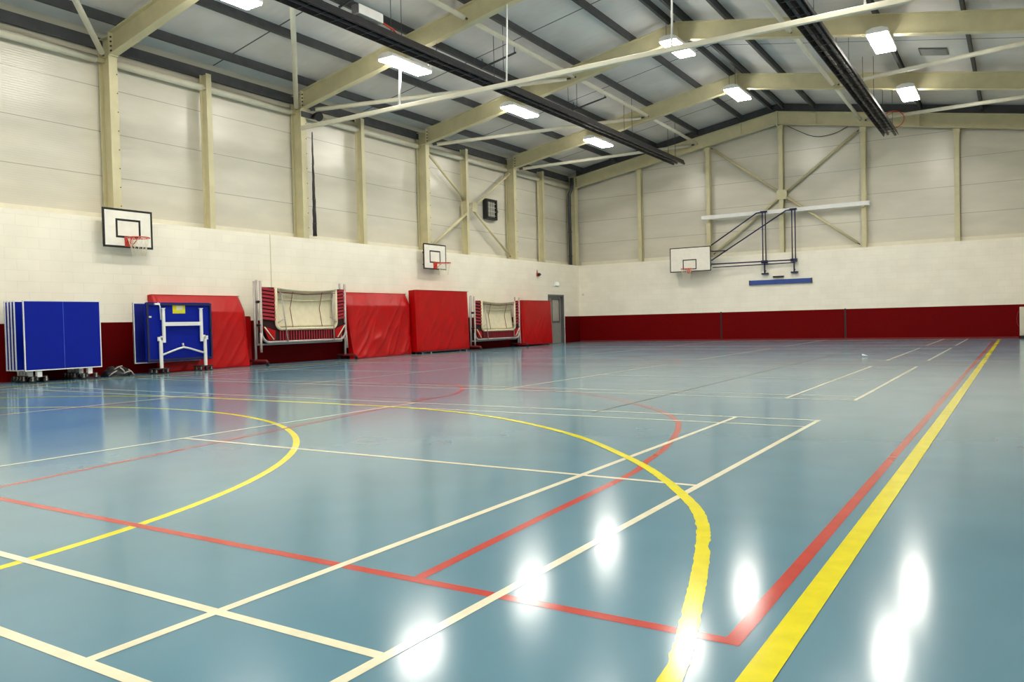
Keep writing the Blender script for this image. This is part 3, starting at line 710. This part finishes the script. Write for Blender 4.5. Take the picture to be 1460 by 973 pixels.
s = MB(); s.box(-16.90, -16.80, YE-.03, YE, 2.1, 2.2); s.box(-16.88, -16.82, YE-.034, YE-.03, 2.12, 2.18); tag(s.build('wall_switch', M['cream_lt'], None, .005), 'tiny pale switch plate on the end wall by the far corner', 'switch')
dp = thing('downpipe', 'dark downpipe in the far left corner', 'pipe', (XL-.2, 32.3, 5))
s = MB(); s.tube([(XL-.14, 32.46, 7.45), (XL-.12, 32.44, 7.2), (XL-.10, 32.34, 6.95), (XL-.2, 32.30, 6.7), (XL-.2, 32.30, BRK)], .075, 12); s.build('pipe_run', M['dark'], dp)
each('pipe_clip', M['dark'], dp, [lambda s, zz=zz: s.tube([(XL-.2+.09*math.cos(a*.524), 32.30+.09*math.sin(a*.524), zz) for a in range(12)], .016, 6, closed=True) for zz in (6.2, 5.0, 3.9)])
s = MB(); s.tube(spline([(-7.75, 8.5), (-7.3, 8.22), (-6.9, 8.0), (-6.5, 7.9), (-6.0, 7.95), (-5.65, 8.08), (-5.45, 8.18)], 6) and [(x, YE+.26, z) for x, z in spline([(-7.75, 8.5), (-7.3, 8.22), (-6.9, 8.0), (-6.5, 7.9), (-6.0, 7.95), (-5.65, 8.08), (-5.45, 8.18)], 6)], .014, 6)
tag(s.build('loose_cable', M['dark']), 'loose dark cable sagging across the gable panels right of the ridge post', 'cable')
cab = thing('white_cabinet', 'pale upright cabinet at the right edge against the end wall', 'cabinet', (.3, YE-.2, 0))
s = MB(); s.box(-.02, .72, YE-.35, YE-.016, .1, 1.08); s.build('cabinet_body', M['cream_lt'], cab, .01)
s = MB(); s.box(-.005, .70, YE-.37, YE-.35, .13, 1.05); s.build('cabinet_door', M['cream_lt'], cab, .006)
s = MB(); s.box(-.0, .72, YE-.33, YE-.016, 0, .1); tag(s.build('plinth', M['black'], cab), 'black plinth')
s = MB(); s.tube([(-.02, YE-.3, .95), (-.07, YE-.3, .88), (-.1, YE-.3, .7), (-.09, YE-.3, .52), (-.04, YE-.3, .42), (-.02, YE-.3, .42)], .012, 6); tag(s.build('power_lead', M['red_dk'], cab), 'dull red lead')

# ------------------------------------------------------------------ table tennis tables
def castor_pair(parent, x, y, r=.05, gap=.13):
    """two castors, one each side of a foot along the table"""
    for sy in (-gap, gap):
        s = MB(); s.disc((x, y+sy, r), (1,0,0), r, .03, 14); w = s.build('castor', M['rubber'], parent)
        s = MB(); s.tube([(x-.024, y+sy, r), (x+.024, y+sy, r)], .016, 8); s.box(x-.024, x-.018, y+sy-.012, y+sy+.012, r, r+.07); s.box(x+.018, x+.024, y+sy-.012, y+sy+.012, r, r+.07); s.build('castor_fork', M['steel'], w)
def half_table(label, x, y0, zb=.235, w=1.525, hgt=1.37, lean=.0):
    t = thing('table_tennis_table', label, 'table tennis table', (x, y0+w/2, 0), 'folded blue half tables at the left edge')
    y1 = y0+w
    s = MB(); s.box(x-.022, x, y0, y1, zb, zb+hgt); s.build('tabletop', M['blue'], t)
    s = MB(); frame_rect(s, (x, y0, zb), (0,1,0), (0,0,1), w, hgt, .02, -.024, .0015, (1,0,0)); tag(s.build('edge_line', M['white'], t), 'white edge line')
    s = MB(); s.box(x, x+.0015, (y0+y1)/2-.004, (y0+y1)/2+.004, zb+.02, zb+hgt-.02); tag(s.build('centre_line', simple_line, t), 'thin pale centre line')
    s = MB(); frame_rect(s, (x-.022, y0+.05, zb+.04), (0,1,0), (0,0,1), w-.1, hgt-.08, .025, -.045, 0, (1,0,0)); s.build('apron', M['blue_dk'], t)
    for yy in (y0+.28, y1-.24):
        s = MB(); s.box(x-.10, x-.06, yy-.025, yy+.025, .10, 1.15); lg = tag(s.build('leg', M['white'], t), 'white folded leg')
        s = MB(); s.box(x-.068, x-.032, yy-.16, yy+.16, .105, .13); s.build('foot_bar', M['rubber'], lg)
        s = MB(); s.box(x-.095, x-.02, yy-.045, yy+.045, .115, .235); s.build('leg_socket', M['white'], lg)
        castor_pair(lg, x-.05, yy)
    s = MB(); s.box(x-.09, x-.07, y0+.28, y1-.24, .8, .84); s.build('cross_bar', M['white'], t)
    return t
simple_line = simple('pale_blue_line', srgb(70, 100, 210), .45)
labs = ['frontmost blue half table at the left edge, its whole face and centre line showing', 'second blue half table behind the front one at the left edge', 'third blue half table in the row at the left edge, only its white edge showing', 'fourth blue half table in the row at the left edge, only its white edge showing', 'last blue half table against the wall at the left edge, mostly out of view']
t0 = half_table(labs[0], -16.10, 7.94)
for i, dx in enumerate((-.34, -.46, -.58, -.70)):
    c = copy_tree(t0, (dx+.0, 0, 0)); c['label'] = labs[i+1]

# the other table, seen from its underside
x, y0, w = -16.15, 10.5, 1.70; y1 = y0+w; zb, hgt = .26, 1.33
t = thing('table_tennis_table', 'blue table seen from its underside with white folding legs, before a red mat', 'table tennis table', (x, y0+w/2, 0))
def rrect(s, x0, x1, ya, yb_, za, zb_, r):
    P = []
    for cy_, cz_, a0 in ((yb_-r, zb_-r, 0), (ya+r, zb_-r, 90), (ya+r, za+r, 180), (yb_-r, za+r, 270)):
        for k in range(6): a = R(a0+k*18); P.append((cy_+r*math.cos(a), cz_+r*math.sin(a)))
    n = len(P); vs = [(x0, p, q) for p, q in P]+[(x1, p, q) for p, q in P]
    s.add(vs, [tuple(reversed(range(n))), tuple(range(n, 2*n))]+[(i, (i+1) % n, n+(i+1) % n, n+i) for i in range(n)])
s = MB(); rrect(s, x-.024, x, y0, y1, zb, zb+hgt, .06); s.build('tabletop', M['blue'], t)
s = MB()
frame_rect(s, (x, y0+.02, zb+.02), (0,1,0), (0,0,1), w-.04, hgt-.04, .045, -.002, .04, (1,0,0)); tag(s.build('apron', M['navy'], t), 'dark navy frame round the underside')
s = MB(); s.box(x-.33, x-.305, y0-.08, y1-.1, zb-.02, zb+hgt); back = s.build('back_half_top', M['blue_dk'], t)
s = MB(); frame_rect(s, (x-.305, y0-.08, zb-.02), (0,1,0), (0,0,1), w-.02, hgt+.02, .022, -.03, .003, (1,0,0)); tag(s.build('edge_line', M['white'], back), 'white edge line')
s = MB(); s.box(x, x+.003, y0+.68, y0+1.0, zb+hgt-.25, zb+hgt-.06); lb = tag(s.build('instruction_label', M['yellow'], t), 'yellow label')
s = MB(); s.box(x+.003, x+.005, y0+.78, y0+.94, zb+hgt-.17, zb+hgt-.08); tag(s.build('label_patch', M['cream_lt'], lb), 'pale patch')
s = MB(); s.box(x, x+.006, y0+.07, y0+.15, zb+hgt-.34, zb+hgt-.305); tag(s.build('small_sticker', M['white'], t), 'small white sticker')
ya, yb2 = y0+.40, y1-.33
for yy, sg in ((ya, -1), (yb2, 1)):
    s = MB(); s.box(x+.045, x+.085, yy-.03, yy+.03, .69, 1.42); s.add([(x+.045, yy-.05, 1.46), (x+.085, yy-.05, 1.46), (x+.085, yy+.0, 1.40), (x+.045, yy+.0, 1.40), (x+.045, yy+.05, 1.46), (x+.085, yy+.05, 1.46)], [(0,1,2,3), (3,2,5,4), (0,3,4), (1,5,2)])
    up_ = tag(s.build('upper_leg', M['white'], t), 'white upper leg')
    yl = yy+sg*.085
    s = MB(); s.box(x+.05, x+.09, yl-.032, yl+.032, .10, .80); s.box(x+.05, x+.09, yl-.06*sg-.02, yl-.06*sg+.02 if False else yl, .74, .84); s.box(x+.05, x+.09, yl+sg*.03, yl+sg*.07, .73, .82)
    lg = tag(s.build('lower_leg', M['white'], t), 'white lower leg')
    s = MB(); s.box(x-.16, x+.12, yl-.17, yl+.17, .10, .125); s.build('foot_bar', M['rubber'], lg)
    for dx in (-.10, .07): castor_pair(lg, x+dx, yl, .048, .14)
s = MB(); s.box(x+.05, x+.085, ya+.03, yb2-.03, 1.06, 1.145); s.build('cross_bar', M['white'], t)
s = MB(); ylA, ylB = ya-.085, yb2+.085
s.tube([(x+.07, ylA, .41), (x+.07, ylA+.42, .54), (x+.07, (ylA+ylB)/2, .57), (x+.07, ylB-.42, .54), (x+.07, ylB, .41)], .022, 8); s.build('arched_stay', M['white'], t)
s = MB(); s.tube([(x+.07, (ylA+ylB)/2, .57), (x+.04, (ylA+ylB)/2, .66)], .022, 8); s.build('latch', M['steel'], t)
s = MB(); s.tube([(x+.06, ya-.12, 1.58), (x+.06, ya-.07, 1.5), (x+.06, ya-.06, 1.2)], .013, 8); s.box(x+.04, x+.08, ya-.2, ya-.08, 1.53, 1.57); s.build('stay_rod', M['white'], t)

# heap of nets and clamps between the tables
hp = thing('net_bundle', 'dark heap of folded table nets and clamps on the floor between the blue tables', 'net bundle', (-16.45, 9.98, 0))
s = MB(); nu, nv = 26, 10; vs = []
for j in range(nv+1):
    for i in range(nu):
        a = 2*math.pi*i/nu; f = j/nv; rr_ = math.cos(f*math.pi/2)**.6
        k = 1+.28*noise.noise(Vector((math.cos(a)*2.3, math.sin(a)*2.3, f*3)))
        vs.append((-16.45+.2*rr_*k*math.cos(a), 9.98+.30*rr_*k*math.sin(a), max(0, .17*math.sin(f*math.pi/2)*(1+.5*noise.noise(Vector((a*2, f*4, 5)))))))
s.add(vs, [(j*nu+i, j*nu+(i+1) % nu, (j+1)*nu+(i+1) % nu, (j+1)*nu+i) for j in range(nv) for i in range(nu)], True); s.build('folded_net', M['black'], hp)
for a, c in (((-16.3, 9.72, .02), (-16.28, 9.9, .13)), ((-16.27, 10.1, .02), (-16.3, 9.98, .19)), ((-16.22, 10.24, .02), (-16.26, 10.14, .14)), ((-16.3, 9.85, .16), (-16.34, 10.05, .22)), ((-16.24, 10.02, .06), (-16.26, 10.2, .1))):
    s = MB(); s.tube([a, ((a[0]+c[0])/2+.01, (a[1]+c[1])/2, (a[2]+c[2])/2+.015), c], .013, 8); s.build('net_clamp', M['steel'], hp)

# ------------------------------------------------------------------ mats
def mat(label, y0, y1, front, thick, wr, seed, far_shift=0, group='red crash mats along the left wall', back=None, corner=0):
    """front: list of (x,z) from the floor up; the mat runs from y0 to y1; wr = wrinkle depth"""
    prof = []
    for i in range(len(front)-1):
        (xa, za), (xb_, zb_) = front[i], front[i+1]; n = max(2, int(math.hypot(xb_-xa, zb_-za)/.035))
        for k in range(n): prof.append((xa+(xb_-xa)*k/n, za+(zb_-za)*k/n))
    prof.append(front[-1]); nz = len(prof); ny = 64
    s = MB(); vs = []
    zt = front[-1][1]
    for j in range(ny+1):
        v = j/ny; y = y0+(y1-y0)*v
        for i, (x, z) in enumerate(prof):
            e = min(1, min(v, 1-v)*14)*min(1, min(i, nz-1-i)/3.0)
            q = Vector((y*1.9-z*1.5, z*1.1+y*.55, seed)); fold = noise.noise(Vector((q.x*1.6, q.y*.55, seed)))
            ridge = max(0, 1-abs(fold)*3.2)**2
            lowz = max(0, 1-z/zt*1.05)
            d = wr*(ridge*(.35+.9*lowz)+.5*noise.noise(Vector((y*2.2, z*2.2, seed+4))))*e
            rnd = .05*(1-min(1, min(v, 1-v)*18))**2
            xs_ = x+far_shift*v*(1-z/zt)+d-rnd
            vs.append((xs_, y+corner*(1-z/zt)*(v-.0), z+(.0 if i else 0)))
    s.add(vs, [(j*nz+i, j*nz+i+1, (j+1)*nz+i+1, (j+1)*nz+i) for j in range(ny) for i in range(nz-1)], True)
    bk = []
    for j in range(ny+1):
        v = j/ny; y = y0+(y1-y0)*v
        for i, (x, z) in enumerate(prof): bk.append((max(XL+.015, x-thick+far_shift*v*(1-z/zt)), y+corner*(1-z/zt)*v, z-(.0 if i < nz-1 else .015)))
    s.add(bk, [(j*nz+i, (j+1)*nz+i, (j+1)*nz+i+1, j*nz+i+1) for j in range(ny) for i in range(nz-1)], True)
    o = len(vs)
    side = []
    for i in range(nz-1): side += [(i, i+1, o+i+1, o+i), (ny*nz+i, o+ny*nz+i, o+ny*nz+i+1, ny*nz+i+1)]
    for j in range(ny): side += [(j*nz, (j+1)*nz, o+(j+1)*nz, o+j*nz), (j*nz+nz-1, o+j*nz+nz-1, o+(j+1)*nz+nz-1, (j+1)*nz+nz-1)]
    off = len(s.v)-len(bk)-len(vs)
    for f in side: s.f.append(tuple(off+i for i in f)); s.sm.append(False); s.mi.append(0)
    r = thing('crash_mat', label, 'mat', ((front[0][0]), (y0+y1)/2, 0), group)
    s.build('mat_cover', M['red_mat'], r)
    # carry straps on the visible edges and a seam cord
    s = MB(); s.tube([(front[-1][0]+.004, y0+(y1-y0)*k/20, front[-1][1]-.006) for k in range(21)], .008, 6); s.build('seam_piping', M['red_dk'], r)
    for ys_ in (y0+.5, y1-.5):
        s = MB(); xa, za = front[0]; s.tube([(xa-thick*.5, ys_-.12, .012), (xa-thick*.45, ys_, .012), (xa-thick*.5, ys_+.12, .012)], .01, 6); s.build('carry_strap', M['red_dk'], r)
    return r
mat('red crash mat folded back at its top, leaning behind the underside-out blue table', 11.15, 13.62, [(-16.50, .0), (-16.58, .7), (-16.66, 1.40), (-16.90, 1.80)], .22, .022, 1.0)
mat('wrinkled red crash mat folded back at its top, right of the larger folded trampoline', 17.25, 20.22, [(-16.35, .0), (-16.5, .7), (-16.63, 1.57), (-16.88, 1.97)], .24, .05, 3.7, far_shift=-.3)
mat('tall smooth red mat standing upright beside the smaller folded trampoline', 20.27, 23.2, [(-16.46, .07), (-16.48, .6), (-16.5, 1.4), (-16.52, 2.09)], .3, .022, 8.2)
mat('farthest red mat, standing next to the grey door', 26.72, 29.1, [(-16.42, .05), (-16.44, .6), (-16.46, 1.2), (-16.48, 1.82)], .28, .014, 12.5)
tr = thing('mat_trolley', 'low trolley carrying the tall smooth red mat', 'trolley', (-16.6, 21.7, 0))
s = MB(); s.box(-16.8, -16.45, 20.35, 23.1, .045, .068); s.build('trolley_deck', M['dark'], tr)
for yy in (20.5, 20.95, 22.95):
    for x_ in (-16.48, -16.75):
        s = MB(); s.disc((x_, yy, .024), (1,0,0), .024, .03, 12); s.build('castor', M['steel'], tr)

# ------------------------------------------------------------------ folded trampolines
def trampoline(label, y0, y1, x, zb, zt, k=1.0, nb=22, nside=9):
    """folded trampoline on roller stands: outer tube, inner tube holding the bed, straps between"""
    t = thing('folded_trampoline', label, 'trampoline', (x, (y0+y1)/2, 0))
    def U(a, c, bot, top, r, lean=0):
        P = [(x, a, top)]
        for q in range(7): an = R(180+q*15); P.append((x, a+r+r*math.cos(an), bot+r+r*math.sin(an)))
        for q in range(7): an = R(270+q*15); P.append((x, c-r+r*math.cos(an), bot+r+r*math.sin(an)))
        return P+[(x, c, top)]
    s = MB(); s.tube(U(y0, y1, zb, zt, .26*k), .033, 10); tag(s.build('outer_frame', M['steel'], t), 'grey steel tube frame')
    ia, ic, ib, it = y0+.5*k, y1-.36*k, zb+.34*k, zt-.15
    s = MB(); s.tube(U(ia, ic, ib, it, .16*k), .04, 10); tag(s.build('bed_frame', M['canvas'], t), 'cream padded inner frame')
    # canvas bed: drops from the front tube, sags, rolls over at the top
    s = MB(); nu, nv = 20, 24; vs = []
    for j in range(nv+1):
        f = j/nv
        for i in range(nu+1):
            u = i/nu; yy = ia+.03+(ic-ia-.06)*u
            sag = math.sin(math.pi*u)*.05
            z = ib+.05+(it-ib-.02)*f
            xx = x-.05-.09*math.sin(math.pi*f)-sag*.6*f+.012*noise.noise(Vector((yy*3, z*3, 2)))
            if f > .88: xx += (f-.88)*.9; z -= (f-.88)*.3+sag*.8
            vs.append((xx, yy, z-sag*.4*f))
    s.add(vs, [(j*(nu+1)+i, j*(nu+1)+i+1, (j+1)*(nu+1)+i+1, (j+1)*(nu+1)+i) for j in range(nv) for i in range(nu)], True)
    bed = s.build('bed', M['canvas'], t); bed.modifiers.new('thick', 'SOLIDIFY').thickness = .012
    s = MB()
    zc = ib+(it-ib)*.70
    s.tube([(x-.105, ia+.05, zc+.02), (x-.12, (ia+ic)/2, zc-.02), (x-.105, ic-.05, zc+.02)], .02, 8); s.build('fold_seam', M['canvas'], bed)
    s = MB()
    for q in (.27, .76): s.tube([(x-.0, ia+(ic-ia)*q, it-.1), (x-.125, ia+(ic-ia)*q, (ib+it)/2), (x-.03, ia+(ic-ia)*q, ib+.04)], .008, 6)
    s.tube([(x+.01, ia+.05, it-.12), (x+.012, (ia+ic)/2, it-.17), (x+.01, ic-.05, it-.12)], .013, 6)
    s.build('bed_cord', M['red_dk'], bed)
    # spring straps
    def strap(a, c, wid):
        a = Vector(a); c = Vector(c); d = (c-a).normalized(); sd = Vector((1,0,0)).cross(d)*wid/2
        s = MB(); vs = []
        for o in (-.008, .008):
            for p in (a-sd, a+sd, c+sd, c-sd): vs.append(p+Vector((o,0,0)))
        s.add(vs, [(3,2,1,0),(4,5,6,7),(0,1,5,4),(1,2,6,5),(2,3,7,6),(3,0,4,7)]); s.build('spring_strap', M['red_strap'], t)
    for i in range(nside):
        z = ib+.25*k+(it-.08-ib-.25*k)*i/(nside-1)
        strap((x, y0+.02, z+.05*k), (x, ia-.02, z), .062*k); strap((x, y1-.02, z+.05*k), (x, ic+.02, z), .062*k)
    for i in range(nb):
        yy = ia+.12*k+(ic-ia-.24*k)*i/(nb-1); strap((x, yy, zb+.02), (x, yy, ib-.02), .034*k)
    # backing mesh behind the straps, dark
    s = MB()
    s.box(x-.05, x-.035, y0+.03, ia, zb+.35*k, it); s.box(x-.05, x-.035, ic, y1-.03, zb+.35*k, it); s.box(x-.05, x-.035, y0+.2*k, y1-.2*k, zb+.03, ib)
    tag(s.build('strap_backing', M['maroon'], t), 'dark maroon mesh behind the straps')
    for ya_, sg in ((y0, 1), (y1, -1)):
        s = MB(); P = [(x+.02, ya_+sg*.05, zb+.42*k), (x+.02, ya_+sg*.44*k, zb+.30*k), (x+.02, ya_+sg*.42*k, zb+.05), (x+.02, ya_+sg*.22*k, zb+.06)]
        s.add([Vector(p) for p in P]+[Vector(p)-Vector((.02,0,0)) for p in P], [(0,1,2,3), (7,6,5,4), (0,4,5,1), (1,5,6,2), (2,6,7,3), (3,7,4,0)]); cp = tag(s.build('corner_pad', M['red_mat'], t), 'red corner pad')
        s = MB(); s.tube([(x+.04, ya_+sg*.07, zb+.40*k), (x+.04, ya_+sg*.36*k, zb+.07)], .016, 8); s.build('corner_brace', M['cream_lt'], cp)
    # folded struts
    for (yt, ybm) in ((ia+.16*k, ia+.33*k), (ic-.13*k, ic-.15*k)):
        s = MB(); s.tube([(x+.03, yt, it-.17), (x+.05, ybm, zb+.0)], .017, 8); s.tube([(x+.03, yt, it-.17), (x-.02, yt-.05, it-.1)], .02, 8); s.build('folded_strut', M['steel'], t)
    for ya_, sg in ((ia, 1), (ic, -1)):
        s = MB(); s.tube([(x+.03, ya_+sg*.02, ib+.16*k), (x+.04, ya_+sg*.28*k, ib+.3*k)], .014, 8); s.build('leg_stay', M['steel'], t)
    # second folded frame behind
    s = MB(); s.tube([(x-.17, y0+.02, zt+.03), (x-.17, y0+.0, zb-.05), (x-.17, y1, zb-.05), (x-.17, y1-.02, zt+.02)], .03, 8); s.build('rear_frame', M['steel'], t)
    s = MB(); s.box(x-.20, x-.185, y0+.04, y1-.04, zb, zb+.3*k); tag(s.build('rear_mesh', M['maroon'], t), 'maroon mesh')
    each('hinge_bracket', M['black'], t, [lambda s, zz=zz, yy=yy: s.tube([(x+.02, yy, zz*k+(1-k)*.3), (x-.17, yy, zz*k+(1-k)*.3)], .036, 8) for zz in (zb+.45, zb+1.05) for yy in (y0, y1)])
    # roller stands
    for yy, sg in ((y0-.10, 1), (y1+.09, -1)):
        s = MB(); s.tube([(x-.12, yy, .12), (x-.12, yy, zt-.0 if sg > 0 else zb+.2)], .03, 8); s.tube([(x+.02, yy+.06*sg, zb-.25*k), (x+.0, yy+.08*sg, zb+.25)], .03, 8)
        st = tag(s.build('roller_stand', M['steel'], t), 'grey roller stand')
        s = MB(); s.tube([(x-.42, yy, .13), (x-.1, yy, .13), (x+.26, yy, .13), (x+.33, yy, .09)], .032, 8); tag(s.build('stand_foot', M['red_dk'], st), 'dark red foot')
        for xx in (x-.38, x+.31):
            s = MB(); s.disc((xx, yy, .05), (0,1,0), .05, .035, 14); s.build('castor', M['rubber'], st)
M['red_strap'] = simple('red_strap', srgb(168, 34, 48), .6)
M['maroon'] = simple('maroon_mesh', srgb(44, 6, 12), .8)
trampoline('larger folded trampoline with cream bed and red straps, between two leaning red mats', 13.9, 16.93, -16.42, .59, 2.17)
trampoline('smaller folded trampoline with cream bed, between the tall red mat and the farthest red mat', 23.42, 26.42, -16.42, .37, 1.92, .92, 20, 8)
s = MB(); rrect(s, -16.95, -16.88, 13.64, 13.95, .0, 1.28, .04); q = tag(s.build('folded_mat', M['red_mat']), 'narrow red mat standing on edge left of the larger trampoline', 'mat')
s = MB(); s.tube([(-16.875, 13.67+.0125*i, 1.22) for i in range(21)], .006, 6); s.build('seam_piping', M['red_dk'], q)

# shuttlecock
sh = thing('shuttlecock', 'tiny white shuttlecock lying on the floor far down the hall', 'shuttlecock', (-3.01, 19.41, 0))
s = MB(); s.tube([(-3.01, 19.41, .034), (-2.94, 19.41, .03), (-2.92, 19.41, .026)], [.03, .015, .013], 12, cap=False); s.build('skirt', M['white'], sh)
s = MB(); s.tube([(-2.92, 19.41, .026), (-2.905, 19.41, .026), (-2.893, 19.41, .026)], [.013, .013, .006], 10); s.build('cork', M['board'], sh)

# ------------------------------------------------------------------ camera, world, view
cam = bpy.data.cameras.new('camera'); co = bpy.data.objects.new('camera', cam); C.objects.link(co)
cam.sensor_width = 36; cam.lens = 1142.28/1460*36; cam.clip_start = .05; cam.clip_end = 200
yaw, pit, rol = .56570991, -.02329666, -.0235633
cy_, sy_ = math.cos(yaw), math.sin(yaw); cp_, sp_ = math.cos(pit), math.sin(pit)
f = Vector((-sy_*cp_, cy_*cp_, sp_)); r = Vector((cy_, sy_, 0)); u = r.cross(f)
r2 = r*math.cos(rol)+u*math.sin(rol); u2 = u*math.cos(rol)-r*math.sin(rol)
m = Matrix(((r2.x, u2.x, -f.x, 0), (r2.y, u2.y, -f.y, 0), (r2.z, u2.z, -f.z, .96), (0, 0, 0, 1)))
co.matrix_world = m
sc = bpy.context.scene; sc.camera = co
w = bpy.data.worlds.new('world'); sc.world = w; w.use_nodes = True
w.node_tree.nodes['Background'].inputs[0].default_value = (.8, .88, 1, 1); w.node_tree.nodes['Background'].inputs[1].default_value = .05
sc.view_settings.view_transform = 'Standard'; sc.view_settings.look = 'None'; sc.view_settings.gamma = 1; sc.view_settings.use_curve_mapping = False
sc.view_settings.exposure = 0.4
